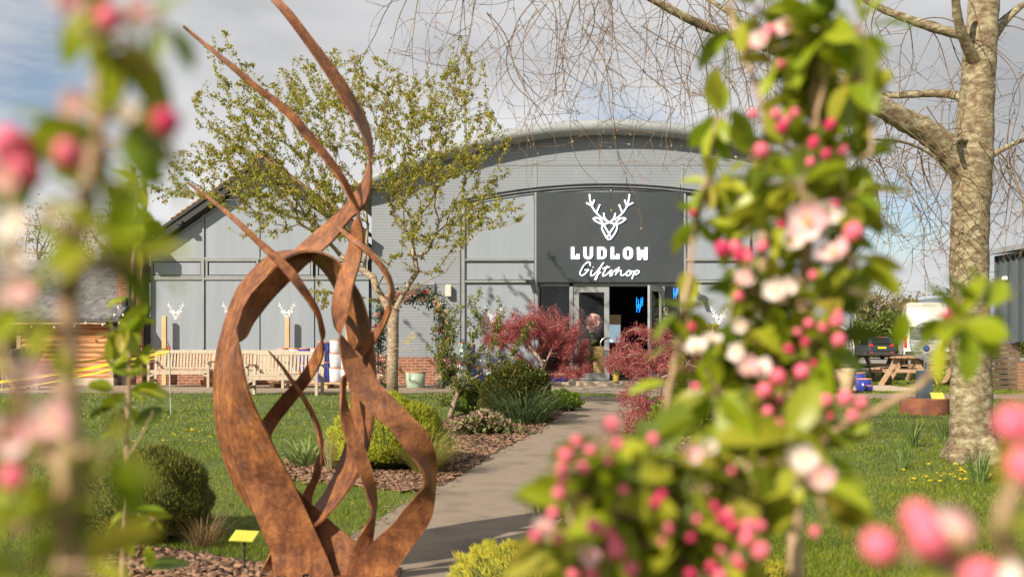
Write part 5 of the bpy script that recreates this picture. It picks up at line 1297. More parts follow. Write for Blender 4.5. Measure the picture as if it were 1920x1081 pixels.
strap('dry_grass_tuft', 'dry brown grass tuft in the bark at lower left', P(380, 0, 5.35).x, 5.35, 200, .26, .003, .9, [(.20, .13, .06), (.30, .20, .10), (.14, .10, .04)], 32, rbase=.08, droopk=.6)

# --- hellebores: low mauve and green
t = thing('hellebore_clump', 'low dusty pink and green hellebores in the bark by the path', 'plant', (P(905, 0, 12.1).x, 12.1, 0)); rng = np.random.default_rng(41)
n_ = 2600; c0 = P(905, 0, 12.1); pp = np.stack([c0.x+rng.normal(0, .20, n_), 12.1+rng.normal(0, .16, n_), rng.random(n_)**.7*.24+.02], 1); pp[:, 2] *= np.exp(-((pp[:, 0]-c0.x)/.38)**2)
cloud('foliage', pp, rdir(rng, n_)+[0, -.2, .3], rng.uniform(.04, .08, n_), LEAF2, rng, leafmat('hellebore_leaves', [(.12, .17, .04), (.30, .30, .12), (.08, .11, .03), (.22, .12, .08)]), t)
n_ = 700; pp = np.stack([c0.x+rng.normal(0, .20, n_), 12.1+rng.normal(0, .14, n_), rng.uniform(.12, .27, n_)], 1); pp[:, 2] *= np.exp(-((pp[:, 0]-c0.x)/.42)**2)
tag(cloud('blooms', pp, rdir(rng, n_)+[0, -.4, 0], .045, PETAL, rng, leafmat('hellebore_flowers', [(.45, .18, .20), (.55, .32, .28), (.30, .12, .14), (.5, .42, .28)]), t), kind='stuff')

# --- upright apple tree in leaf by the path
def small_tree(name, lb, cat, base, attf, seed, nleaf, size, lm, tpl, bark, tip=.003, rmax=.05, droopz=0, sub=1, per=4, spread=.02, alpha=.4, rlim=.012):
    rg = np.random.default_rng(seed); t = thing(name, lb, cat, (base[0][0], base[0][1], 0))
    at_ = attf(rg); A, par, rad, ch = grow(base, at_, rg, alpha=alpha, step=.12, wob=.06, tip=tip, pw=2.4, rmax=rmax)
    mb = MB(); skeleton(mb, A, par, rad, ch, .02); mb.build('trunk', bark, t, smooth=True)
    s_, d_ = twig_sites(A, par, rad, rlim, rg, nleaf, .008); pp = np.repeat(s_, per, 0)+rg.normal(0, spread, (nleaf*per, 3))
    dd = rdir(rg, nleaf*per)+np.repeat(d_, per, 0)*.4; dd[:, 2] += droopz
    cloud('foliage', pp, dd, size*rg.uniform(.6, 1.2, nleaf*per), tpl, rg, lm, t); return t, A, par, rad
m_apleaf = leafmat('apple_tree_leaves', [(.06, .10, .012), (.11, .16, .02), (.20, .25, .03), (.28, .30, .05), (.08, .12, .015), (.28, .16, .08)], trans=.35)
def at_apple(rg):
    o_ = []
    def col(px0, py0, px1, py1, n, w, dy=.18):
        for i in range(n):
            u = (i+.5)/n; o_.append(P(px0+(px1-px0)*u+rg.normal(0, w), py0+(py1-py0)*u+rg.normal(0, 3), 14.6+rg.normal(0, dy)))
    for a in ((850, 720, 825, 575, 22, 9), (835, 700, 860, 565, 18, 9), (880, 720, 892, 540, 26, 5, .05), (890, 700, 912, 580, 16, 7), (860, 740, 800, 640, 14, 8), (915, 700, 950, 560, 20, 5, .05), (950, 690, 998, 598, 16, 5, .05), (840, 760, 812, 735, 7, 7), (850, 690, 900, 720, 18, 16, .3), (900, 730, 985, 690, 16, 12, .3)): col(*a)
    return o_
b0 = P(843, 788, 14.5); b0.z = 0
small_tree('upright_apple_tree', 'small multi stemmed apple tree with upright leafy shoots beside the path bed', 'tree', [b0, P(850, 760, 14.5), P(858, 735, 14.55)], at_apple, 51, 2100, .042, m_apleaf, LEAF2, m_cbark, rmax=.045)
# --- red maples
m_mapl = leafmat('red_maple_leaves', [(.26, .045, .055), (.42, .09, .10), (.54, .15, .15), (.34, .065, .08), (.60, .24, .21), (.17, .03, .04)], trans=.38)
m_mbark = mat('pale_maple_bark', (.30, .24, .17), (.45, .38, .28), 9, .85)
def at_m1(rg):
    o_ = []
    for _ in range(230):
        a = rg.uniform(0, 6.28); r_ = math.sqrt(rg.random()); px = 1005+108*r_*math.cos(a); u = (px-1005)/108
        py = 622+24*u*u*1.0+rg.normal(0, 18)-8+ (26*max(u, 0)**2)
        o_.append(P(px, py, 18.2+.9*r_*math.sin(a)))
    for _ in range(30): o_.append(P(rg.uniform(1050, 1105), rg.uniform(655, 705), 18.2+rg.normal(0, .4)))
    return o_
b0 = Vector((P(1012, 0, 18.2).x, 18.2, 0))
small_tree('red_japanese_maple', 'low spreading red japanese maple left of the shop doors', 'tree', [b0, b0+Vector((.03, 0, .25)), b0+Vector((-.02, 0, .5))], at_m1, 61, 5200, .05, m_mapl, SLIV, m_mbark, rmax=.055, droopz=-.4, per=9, spread=.035, rlim=.02)
def at_m2(rg):
    o_ = []
    def bl(px, py, rx_, ry_, n, dy=.5):
        for _ in range(n):
            a = rg.uniform(0, 6.28); r_ = math.sqrt(rg.random()); o_.append(P(px+rx_*r_*math.cos(a), py+ry_*r_*math.sin(a), 12.6+rg.normal(0, dy)))
    bl(1215, 640, 60, 35, 60); bl(1180, 680, 50, 25, 34); bl(1230, 690, 60, 30, 45); bl(1200, 770, 42, 55, 70); bl(1235, 800, 50, 30, 30); bl(1290, 640, 60, 35, 45); bl(1330, 700, 60, 40, 34); bl(1148, 668, 20, 22, 10); bl(1300, 800, 60, 30, 16); bl(1345, 780, 40, 30, 14)
    return o_
b0 = G(1292, 832); b0 = Vector((P(1292, 0, 12.6).x, 12.6, 0))
small_tree('red_japanese_maple', 'tiered red japanese maple with pale bare branches right of the path', 'tree', [b0, b0+Vector((0, 0, .3)), b0+Vector((.02, 0, .6)), b0+Vector((-.03, 0, .95))], at_m2, 62, 3600, .045, m_mapl, SLIV, m_mbark, rmax=.04, droopz=-.5, per=9, spread=.03, rlim=.018)

# --- hedge, far trees
rng = np.random.default_rng(71)
m_hedge = leafmat('hedge_leaves', [(.08, .12, .02), (.16, .22, .03), (.24, .30, .05), (.05, .08, .015), (.34, .36, .12)], trans=.3)
hg = thing('boundary_hedge', 'long fresh green hedge behind the parked car', 'hedge', (38, 78, 0))
n_ = 26000; xs_ = rng.uniform(22, 58, n_); zz_ = rng.uniform(0, 1, n_)**.8*(3.1+.35*np.sin(xs_*.9)+.25*np.sin(xs_*2.7)); yy_ = 76.4+rng.normal(0, .22, n_)+.5*np.sin(xs_*1.3)*.4
cloud('foliage', np.stack([xs_, yy_, zz_], 1), rdir(rng, n_)+[0, -.6, .4], rng.uniform(.14, .30, n_), LEAF2, rng, m_hedge, hg)
mb = MB(); mb.box((40, 77.4, 1.35), (37, 1.4, 2.7), bev=.3); mb.build('branches', mat('hedge_core', (.035, .05, .015), (.07, .08, .03), 4, .95), hg)
def far_tree(name, lb, px, Yq, w, z0_, z1_, nat, nleaf, size, cols, seed, group, trunk=.18):
    rg = np.random.default_rng(seed); X = P(px, 0, Yq).x; t = thing(name, lb, 'tree', (X, Yq, 0), group)
    cz = (z0_+z1_)/2; at_ = ell_points(rg, nat, (X, Yq, cz), (w/2, w/2, (z1_-z0_)/2))
    A, par, rad, ch = grow([(X, Yq, 0), (X, Yq, z0_*.6+.4), (X+.1, Yq, z0_+.3)], at_, rg, alpha=.35, step=.7, wob=.05, tip=.025, pw=2.3, rmax=trunk)
    mb = MB(); skeleton(mb, A, par, rad, ch, .2); mb.build('trunk', m_twig, t)
    s_, d_ = twig_sites(A, par, rad, .06, rg, nleaf, .25); cloud('crown', s_, rdir(rg, nleaf)+[0, 0, .3], size*rg.uniform(.5, 1.3, nleaf), LEAF2, rg, leafmat('%s_%d' % (name, seed % 4), cols, trans=.3), t)
yg = [(.16, .16, .05), (.26, .24, .08), (.34, .30, .10), (.12, .13, .05)]; bare = [(.20, .15, .09), (.28, .21, .13), (.24, .22, .10)]; gr_ = [(.06, .08, .03), (.10, .13, .04), (.15, .17, .06)]; pk = [(.30, .18, .14), (.38, .25, .20), (.25, .19, .12)]
ft = [('bare_far_tree', 'hazy budding tree above the parked car', 1645, 95, 7, 2.5, 8.0, 90, 900, .22, bare), ('far_tree', 'yellow green far tree right of the parked car', 1688, 98, 7, 1.5, 6.0, 90, 2600, .32, yg), ('far_tree', 'dark green bushy far tree behind the hedge end', 1655, 90, 4.5, 1.0, 5.4, 60, 1800, .3, gr_),
      ('far_tree', 'ochre leaved far tree behind the white van', 1760, 100, 8, 1.5, 6.6, 90, 2600, .34, yg), ('conifer_far_tree', 'dark conifer tops seen beside the big trunk', 1778, 120, 5, 1.0, 8.0, 60, 2200, .4, gr_), ('far_tree', 'leafy far tree above the hedge left of the car', 1600, 92, 7, 1.2, 6.0, 80, 2400, .34, yg),
      ('bare_far_tree', 'pinkish budding tree behind the slate shed roof', 195, 62, 7, 4, 10.2, 120, 1500, .20, pk), ('bare_far_tree', 'thin pale budding tree over the gable eave', 290, 66, 6, 5, 9.2, 80, 900, .18, bare), ('bare_far_tree', 'brown budding tree at the far left over the shed', 70, 60, 9, 3, 9.6, 120, 1500, .22, bare),
      ('far_tree', 'far tree between the trunk and the dark barn', 1885, 90, 7, 1.5, 7.5, 80, 2200, .34, yg), ('far_tree', 'round far tree beyond the trailer', 1835, 105, 8, 1.0, 6.0, 80, 2400, .36, gr_)]
for i, a in enumerate(ft):
    far_tree(a[0], a[1], *a[2:], seed=80+i, group='trees along the far boundary')
# ground hugging far scrub that closes the horizon
n_ = 9000; xs_ = rng.uniform(-130, 160, n_); yy_ = rng.uniform(125, 135, n_); zz_ = rng.random(n_)*(3.6+1.3*np.sin(xs_*.11)+.8*np.sin(xs_*.37))
tag(cloud('far_woodland', np.stack([xs_, yy_, zz_], 1), rdir(rng, n_), rng.uniform(.8, 1.9, n_), LEAF2, rng, leafmat('woodland', [(.07, .08, .04), (.12, .13, .06), (.17, .15, .08), (.09, .08, .05)], trans=.2)), kind='stuff')
# ============================================================ RUSTED RIBBON SCULPTURE
YR = 4.6
def rust_mat():
    m, t, b = bsdf_mat('rusted_steel'); MATS['rusted_steel'] = m
    g = t.nodes.new('ShaderNodeTexCoord')
    n1 = noise(t, g.outputs['Object'], 11, 10, .72, .3); r = ramp(t, n1.outputs[0], [(.28, (.07, .027, .016)), (.42, (.165, .060, .026)), (.55, (.28, .105, .036)), (.72, (.46, .20, .06))])
    n2 = noise(t, g.outputs['Object'], 55, 6, .7); mx = N(t, 'ShaderNodeMix', data_type='RGBA', blend_type='OVERLAY'); mx.inputs[0].default_value = .6
    t.links.new(r.outputs[0], mx.inputs[6]); t.links.new(n2.outputs[0], mx.inputs[7])
    n4 = noise(t, g.outputs['Object'], 4.2, 7, .7, .8); st = ramp(t, n4.outputs[0], [(.60, (0, 0, 0)), (.70, (1, 1, 1))])
    m2 = N(t, 'ShaderNodeMix', data_type='RGBA'); t.links.new(math_n(t, 'MULTIPLY', st.outputs[0], .45), m2.inputs[0]); t.links.new(mx.outputs[2], m2.inputs[6]); m2.inputs[7].default_value = (.30, .22, .19, 1)
    t.links.new(m2.outputs[2], b.inputs['Base Color'])
    mpr = t.nodes.new('ShaderNodeMapping'); mpr.inputs['Scale'].default_value = (30, 30, 1.6); t.links.new(g.outputs['Object'], mpr.inputs[0])
    n5 = noise(t, mpr.outputs[0], 1, 5, .6); r5 = ramp(t, n5.outputs[0], [(.40, (.62, .58, .56)), (.56, (1, 1, 1))]); m3 = N(t, 'ShaderNodeMix', data_type='RGBA', blend_type='MULTIPLY'); m3.inputs[0].default_value = .8
    t.links.new(m2.outputs[2], m3.inputs[6]); t.links.new(r5.outputs[0], m3.inputs[7]); t.links.new(m3.outputs[2], b.inputs['Base Color'])
    b.inputs['Metallic'].default_value = .15; b.inputs['Specular IOR Level'].default_value = .5
    t.links.new(math_n(t, 'MULTIPLY_ADD', n1.outputs[0], .5, .32), b.inputs['Roughness'])
    bp = t.nodes.new('ShaderNodeBump'); bp.inputs['Distance'].default_value = .004; t.links.new(n2.outputs[0], bp.inputs['Height']); t.links.new(bp.outputs[0], b.inputs['Normal'])
    return m
m_rust = rust_mat()
scu = thing('ribbon_sculpture', 'tall rusted steel sculpture of twisting flame like ribbons on the left lawn edge', 'sculpture', (P(640, 0, YR).x, YR, 0))
def turned(rows, spans):
    """rows inside the spans show the ribbon's other face: its two edges change places"""
    return [((c, d, a, b, e_, -abs(s_)*1.0) if any(l <= i < h for l, h in spans) else (a, b, c, d, e_, -abs(s_))) for i, (a, b, c, d, e_, s_) in enumerate(rows)]
def ribbon(rows, Wd, n, name='ribbon', th=.010, taper=None):
    """rows: (xa, ya, xb, yb, centre depth offset, sign of the turn)"""
    q_ = crom(rows, n); E1 = []; E2 = []
    for i, (xa, ya, xb, yb, dc_, s_) in enumerate(q_):
        u = i/(n-1); w_ = Wd*(taper(u) if taper else 1); Y0 = YR+dc_
        seen = math.hypot(xb-xa, yb-ya)/F*Y0; dd = s_*math.sqrt(max(w_*w_-seen*seen, 0))/2
        E1.append(P(xa, ya, Y0+dd)); E2.append(P(xb, yb, Y0-dd))
    mb = MB(); vs = []; M_ = 5
    for i in range(n):
        a, b_ = E1[i], E2[i]; i0, i1 = max(i-1, 0), min(i+1, n-1)
        tg = (E1[i1]+E2[i1]-E1[i0]-E2[i0]); nn = (b_-a).cross(tg)
        nn = nn.normalized() if nn.length > 1e-9 else Vector((0, -1, 0))
        row = [a+(b_-a)*k/(M_-1) for k in range(M_)]
        vs += [p+nn*th/2 for p in row]+[p-nn*th/2 for p in row[::-1]]
    K = 2*M_; fs = [(i*K+j, i*K+(j+1) % K, (i+1)*K+(j+1) % K, (i+1)*K+j) for i in range(n-1) for j in range(K)]
    fs += [tuple(range(K)), tuple(range((n-1)*K, n*K))]; mb.add(vs, fs)
    o = mb.build(name, m_rust, scu, smooth=True)
    try:
        bpy.context.view_layer.objects.active = o
        o.data.set_sharp_from_angle(angle=R(50))
    except Exception: pass
    return o
tp = lambda a: (lambda u: min(1, .04+u/a) if u < a else 1)
R1 = [(520, 1125, 640, 1125, 0, -.2), (511, 1060, 620, 1060, 0, -.2), (507, 1033, 607, 1029, 0, -.3), (482, 973, 584, 978, -.02, -.4), (460, 915, 550, 905, -.04, -.6), (445, 875, 523, 855, -.06, -.7), (432, 831, 505, 818, -.08, -.8), (423, 791, 485, 778, -.10, -.9), (420, 735, 468, 738, -.12, -1), (424, 690, 456, 690, -.12, -1), (434, 652, 450, 655, -.10, -.9),
      (442, 618, 460, 632, -.08, -.3), (449, 592, 474, 606, -.05, .6), (455, 574, 489, 586, -.02, .8), (471, 548, 511, 559, .0, .9), (497, 520, 538, 531, .03, .8), (527, 491, 564, 507, .06, .5), (562, 460, 592, 480, .07, .0), (600, 427, 626, 450, .08, -.3), (640, 393, 655, 413, .06, -.5), (663, 365, 678, 392, .03, -.7), (682, 335, 692, 364, 0, -.9), (691, 305, 696.5, 320, -.03, -1),
      (691, 289, 698, 287, -.06, .8), (682, 260, 696, 257, -.08, .8), (671, 235, 688, 228, -.10, .7), (649, 200, 673, 198, -.12, .6), (622, 155, 648, 155, -.14, .5), (590, 107, 612, 107, -.15, .5), (555, 58, 576, 60, -.15, .5), (527, 22, 548, 23, -.14, .5), (500, -8, 518, -10, -.12, .5), (450, -70, 458, -74, -.08, .5), (408, -118, 409, -119, -.05, .5)]
S1 = [.1, .1, .15, .25, .4, .55, .7, .85, .95, 1, 1, 1, .95, .85, .75, .6, .2, -.25, -.45, -.6, -.8, -.95, -1, -1, -.95, -.9, -.85, -.8, -.75, -.7, -.7, -.7, -.7, -.7]
assert len(S1) == len(R1), (len(S1), len(R1))
R1 = [((c, d, a, b, e_, s_) if 11 <= i < 23 else (a, b, c, d, e_, s_)) for i, ((a, b, c, d, e_, _), s_) in enumerate(zip(R1, S1))]
def t1_(u): return 1 if u < .35 else (max(.62, 1-(u-.35)*.9) if u < .72 else max(.02, .66-(u-.72)*2.35))
ribbon(R1, .255, 230, taper=t1_)
N_ = [(590, 471), (545, 480), (500, 518), (470, 560), (448, 625), (440, 680), (436, 735), (446, 822), (478, 920), (530, 985), (575, 990), (613, 967), (660, 907), (689, 840), (700, 780), (704, 700), (701, 653), (684, 575), (664, 533), (632, 488)]
F_ = [(549, 471), (504, 480), (458, 524), (435, 564), (413, 633), (404, 680), (401, 735), (410, 822), (443, 915), (490, 970), (540, 975), (587, 951), (622, 900), (648, 833), (657, 782), (658, 733), (655, 655), (645, 591), (622, 530), (589, 491)]
mb = MB(); kk = 110
def closed(pts, n):
    e = pts[-2:]+pts+pts[:3]; c_ = crom(e, (len(e)-1)*12+1); return c_[24:24+len(pts)*12]
cn, cf = closed(N_, 0), closed(F_, 0); n_ = len(cn); vs = []
for i in range(n_):
    a = P(*cn[i], YR-.02); b_ = P(*cf[i], YR+.20); a2 = P(*cn[(i+1) % n_], YR-.02); tg = a2-a; nn = (b_-a).cross(tg).normalized()
    row = [a+(b_-a)*k/4 for k in range(5)]; vs += [p+nn*.005 for p in row]+[p-nn*.005 for p in row[::-1]]
mb.add(vs, [(i*10+j, i*10+(j+1) % 10, ((i+1) % n_)*10+(j+1) % 10, ((i+1) % n_)*10+j) for i in range(n_) for j in range(10)])
hoop = mb.build('hoop', m_rust, scu, smooth=True)
try: hoop.data.set_sharp_from_angle(angle=R(50))
except Exception: pass
# bright scrape lines ground into the hoop's outer face
m_scr = mat('fresh_orange_rust', (.40, .16, .045), (.52, .23, .07), 20, .7)
for u_, r_ in ((.22, .0022), (.42, .003), (.55, .002), (.74, .0025)):
    mb = MB(); prev = None
    for i in range(14, 78):
        a0 = P(*cn[i], YR-.02).lerp(P(*cf[i], YR+.20), u_+.04*math.sin(i*.21)); out = Vector((a0.x-P(553, 0, YR).x, 0, a0.z-P(0, 725, YR).z)).normalized()*.0055
        prev = (prev or [])+[a0+out]
    mb.tube(prev, [r_*(.35+.65*abs(math.sin(k_*.9+u_*9))) for k_ in range(len(prev))], 4); mb.build('scrape_mark', m_scr, hoop)
R4 = [(343, 50, 345, 49, -.05, .6), (395, 97, 401, 92, -.06, .6), (438, 133, 444, 126, -.07, .6), (480, 169, 484, 160, -.08, .6), (513, 195, 521, 187, -.08, .6), (545, 226, 556, 217, -.09, .6), (573, 260, 585, 251, -.10, .6), (607, 298, 618, 291, -.10, .6), (636, 338, 648, 335, -.10, .7), (656, 376, 665, 373, -.10, .9), (669, 398, 674, 398, -.09, .9),
      (661, 421, 679, 425, -.07, -.6), (656, 451, 681, 453, -.05, -.5), (647, 482, 677, 484, -.04, -.4), (636, 516, 669, 513, -.04, -.4), (627, 547, 662, 538, -.05, -.4), (623, 575, 656, 573, -.07, -.6), (625, 597, 649, 595, -.09, -.8), (630, 615, 641, 617, -.11, -1), (636, 640, 651, 642, -.14, -.8), (640, 671, 669, 667, -.17, -.5), (647, 698, 691, 693, -.19, -.3), (661, 733, 713, 720, -.20, -.2), (682, 758, 744, 751, -.20, -.2), (707, 784, 775, 783, -.20, -.3), (729, 802, 800, 807, -.19, -.4), (751, 831, 813, 838, -.17, -.6), (773, 858, 818, 866, -.14, -.8), (791, 880, 817, 886, -.11, -1), (797, 901, 816, 906, -.08, -.9), (786, 922, 815, 936, -.06, .4), (756, 956, 809, 969, -.04, .3), (738, 980, 793, 998, -.02, .2), (702, 1013, 775, 1022, 0, .1), (670, 1055, 745, 1066, .02, 0), (645, 1110, 715, 1125, .03, 0)]
i1 = [i for i, r_ in enumerate(R4) if r_[0] == 661 and r_[1] == 421][0]; i2 = [i for i, r_ in enumerate(R4) if r_[0] == 636 and r_[1] == 640][0]; i3 = [i for i, r_ in enumerate(R4) if r_[0] == 786][0]
ribbon(turned(R4, [(i1, i2)]), .19, 230, taper=lambda u: min(1, .05+u*2.0))
R5 = [(351, 343, 352, 341, .0, .5), (395, 378, 400, 374, 0, .5), (440, 417, 447, 411, -.02, .5), (467, 443, 477, 440, -.05, .5), (491, 467, 504, 462, -.10, .5), (518, 494, 531, 486, -.14, .5), (537, 515, 553, 508, -.16, .5), (553, 535, 568, 530, -.16, .5), (569, 555, 583, 554, -.14, .6), (585, 577, 596, 577, -.11, .7), (596, 597, 604, 602, -.06, .9), (600, 620, 608, 630, 0, 1), (594, 651, 607, 653, .05, -.7), (580, 678, 601, 680, .10, -.5), (559, 709, 585, 709, .14, -.4), (532, 738, 565, 737, .18, -.3), (510, 764, 545, 762, .20, -.3), (492, 789, 521, 792, .22, -.4), (478, 815, 505, 822, .22, -.5), (474, 850, 500, 850, .20, -.5), (484, 890, 517, 872, .15, -.3), (515, 935, 547, 905, .11, 0), (560, 985, 580, 940, .08, .2), (600, 1030, 625, 980, .06, .3), (640, 1072, 670, 1020, .04, .3), (670, 1120, 715, 1080, .02, .2)]
i1 = [i for i, r_ in enumerate(R5) if r_[0] == 594 and r_[1] == 651][0]
ribbon(turned(R5, [(i1, 99)]), .135, 170, taper=lambda u: min(1, .06+u*1.9))
R6 = [(503, 658, 504, 657, .05, .5), (523, 684, 528, 681, .05, .5), (543, 713, 550, 711, .05, .5), (565, 745, 573, 744, .05, .5), (583, 778, 590, 777, .05, .5), (594, 806, 601, 806, .05, .7), (599.5, 836, 605, 836, .06, 1), (597, 855, 605, 858, .08, .9), (592, 872, 602, 874, .10, .5), (584, 898, 599, 893, .12, .4), (567, 929, 589, 918, .13, .3), (557, 965, 585, 950, .12, .2), (570, 1010, 605, 995, .09, 0), (600, 1070, 640, 1050, .05, 0), (620, 1120, 660, 1110, .03, 0)]
i1 = [i for i, r_ in enumerate(R6) if r_[0] == 597][0]
ribbon(turned(R6, [(i1, 99)]), .085, 90, taper=lambda u: min(1, .06+u*1.6))
R7 = [(615, 414, 617, 412, .02, .5), (640, 436, 646, 431, .0, .5), (662, 455, 668, 448, -.1, .5), (680, 469, 688, 463, -.12, .5), (702, 490, 711, 486, -.12, .5), (720, 513, 729, 511, -.11, .6), (730, 540, 738, 540, -.10, .8), (729, 560, 736, 562, -.09, .9), (726, 575, 733, 580, -.07, -.8), (716, 601, 724, 605, -.05, -.5), (700, 622, 711, 631, -.03, -.4), (680, 642, 695, 653, -.01, -.3), (663, 663, 677, 676, .02, -.3), (649, 685, 659, 695, .04, -.6), (641, 708, 649, 712, .02, -.9), (639, 738, 647, 742, -.02, -.8), (638, 771, 655, 771, -.05, -.5), (641, 797, 664, 796, -.07, -.4), (650, 830, 680, 828, -.08, -.3), (667, 873, 697, 878, -.07, -.3), (682, 909, 704, 913, -.05, -.6), (693, 944, 706, 942, -.03, -.9), (697, 965, 703, 966, -.01, -1), (689, 980, 702, 984, 0, .8), (678, 998, 700, 1004, .01, .5), (665, 1020, 697, 1027, .02, .4), (650, 1070, 690, 1075, .03, .2), (640, 1120, 685, 1120, .03, .2)]
i1 = [i for i, r_ in enumerate(R7) if r_[0] == 726][0]; i2 = [i for i, r_ in enumerate(R7) if r_[0] == 641 and r_[1] == 708][0]; i3 = [i for i, r_ in enumerate(R7) if r_[0] == 689][0]
ribbon(turned(R7, [(i1, i2)]), .10, 170, taper=lambda u: min(1, .06+u*2.2))
ribbon([(508, 1034, 516, 1036, .08, -.5), (496, 1058, 520, 1062, .08, -.4), (488, 1082, 525, 1086, .08, -.3), (484, 1115, 530, 1120, .08, -.2)], .11, 20, name='foot_ribbon')
mb = MB(); mb.box((P(620, 0, YR).x, YR+.03, .012), (.62, .34, .024), bev=.004); mb.build('base_plate', m_rust, scu)

# ============================================================ APPLE BLOSSOM CLOSE TO THE VIEWER
def apple_leaf(name, L, Wd, curl, fold):
    """a modelled oval leaf: midrib fold, drooping tip, crimped edge"""
    n, m_ = 9, 5; vs = []; fs = []
    for i in range(n):
        u = i/(n-1); hw = Wd/2*(math.sin(math.pi*min(u*.93+.04, 1))**.75)*(1.0 if u < .97 else .4)
        for j in range(m_):
            v = (j/(m_-1)-.5)*2; z = abs(v)*hw*fold-curl*L*u*u+.03*L*math.sin(u*19+v*2)*abs(v)**2*.4
            vs.append((L*u, hw*v, z))
    for i in range(n-1):
        for j in range(m_-1): fs.append((i*m_+j, i*m_+j+1, (i+1)*m_+j+1, (i+1)*m_+j))
    return np.array(vs), fs
AL = [apple_leaf('', 1, .52, .22, .30), apple_leaf('', 1, .46, .05, .55), apple_leaf('', 1, .58, .40, .15)]
m_al = leafmat('apple_leaves_near', [(.16, .24, .010), (.26, .34, .012), (.40, .46, .025), (.09, .14, .012), (.55, .55, .05), (.30, .36, .015), (.42, .34, .05)], trans=.44, rough=.38, spec=.5)
m_astem = mat('apple_twig_bark', (.26, .15, .09), (.46, .32, .20), 30, .7, .0008, 200)
m_budp = mat('pink_bud', (.58, .03, .10), (.82, .20, .27), 1.6, .62, c3=(.68, .07, .16), spec=.25, lo=.36, hi=.64)
m_budd = mat('crimson_bud', (.42, .015, .07), (.68, .06, .16), 1.6, .62, spec=.25)
m_calyx = mat('green_calyx', (.14, .20, .05), (.25, .28, .08), 50, .6)
m_pet = leafmat('apple_petal', [(.88, .52, .56), (.90, .72, .72), (.85, .40, .48), (.92, .82, .80)], trans=.35, rough=.5)
m_petw = leafmat('white_apple_petal', [(.90, .84, .78), (.90, .76, .74), (.92, .88, .82)], trans=.35, rough=.5)
m_stam = mat('yellow_stamen', (.75, .6, .15), rough=.6)
def bud_mesh(r, mm, stalk, nm):
    mb = MB(); mb.m = 0
    mb.lathe((0, 0, 0), [(r*.35, 0), (r*.8, r*.35), (r*1.0, r*.95), (r*.92, r*1.45), (r*.55, r*1.9), (r*.12, r*2.1)], 14)
    for k in range(5):   # overlapping petal ridges
        a = k*1.257; mb.tube([(math.cos(a)*r*.75, math.sin(a)*r*.75, r*.3), (math.cos(a+.35)*r*.95, math.sin(a+.35)*r*.95, r*1.0), (math.cos(a+.8)*r*.5, math.sin(a+.8)*r*.5, r*1.85)], [r*.18, r*.22, r*.1], 5)
    mb.m = 1; mb.lathe((0, 0, -r*.5), [(r*.18, 0), (r*.38, r*.25), (r*.45, r*.62)], 8)
    mb.tube([(0, 0, -stalk), (r*.1, 0, -stalk*.5), (0, 0, -r*.4)], r*.13, 5)
    me = mb.mesh(nm, True); me.materials.append(mm); me.materials.append(m_calyx); return me
def flower_mesh(r, mm, seed, nm, cup=.5):
    rg = np.random.default_rng(seed); mb = MB(); mb.m = 0
    for k in range(5):
        a = k*1.2566+rg.normal(0, .08); ca, sa = math.cos(a), math.sin(a); vs = []; n, m_ = 6, 5; c_ = cup+rg.normal(0, .12)
        for i in range(n):
            u = i/(n-1); hw = r*.46*math.sin(math.pi*min(.12+u*.80, 1))**.8
            for j in range(m_):
                v = (j/(m_-1)-.5)*2; rr = r*u*(1-.25*c_*u); z = r*c_*u*u*.9+abs(v)**2*r*.10+rg.normal(0, .01)*r; x_, y_ = rr, hw*v
                vs.append((x_*ca-y_*sa, x_*sa+y_*ca, z))
        mb.add(vs, [(i*m_+j, i*m_+j+1, (i+1)*m_+j+1, (i+1)*m_+j) for i in range(n-1) for j in range(m_-1)])
    mb.m = 1
    for k in range(14):
        a = rg.uniform(0, 6.28); l_ = r*rg.uniform(.1, .28); mb.tube([(0, 0, 0), (math.cos(a)*l_, math.sin(a)*l_, r*.42)], r*.02, 3); mb.lathe((math.cos(a)*l_, math.sin(a)*l_, r*.40), [(r*.01, 0), (r*.045, r*.03), (r*.01, r*.07)], 5)
    mb.m = 2; mb.lathe((0, 0, -r*.28), [(r*.05, 0), (r*.14, r*.12), (r*.12, r*.27)], 7); mb.tube([(0, 0, -r*1.2), (0, 0, -r*.2)], r*.05, 5)
    me = mb.mesh(nm, True)
    for q_ in (mm, m_stam, m_calyx): me.materials.append(q_)
    return me
BUD = {'p': bud_mesh(1, m_budp, 4.2, 'bud'), 'd': bud_mesh(1, m_budd, 4.2, 'bud')}
FLO = {'f': [flower_mesh(1, m_pet, i, 'flower', .55+.28*i) for i in range(3)], 'w': [flower_mesh(1, m_petw, 7+i, 'flower', .6+.28*i) for i in range(3)]}
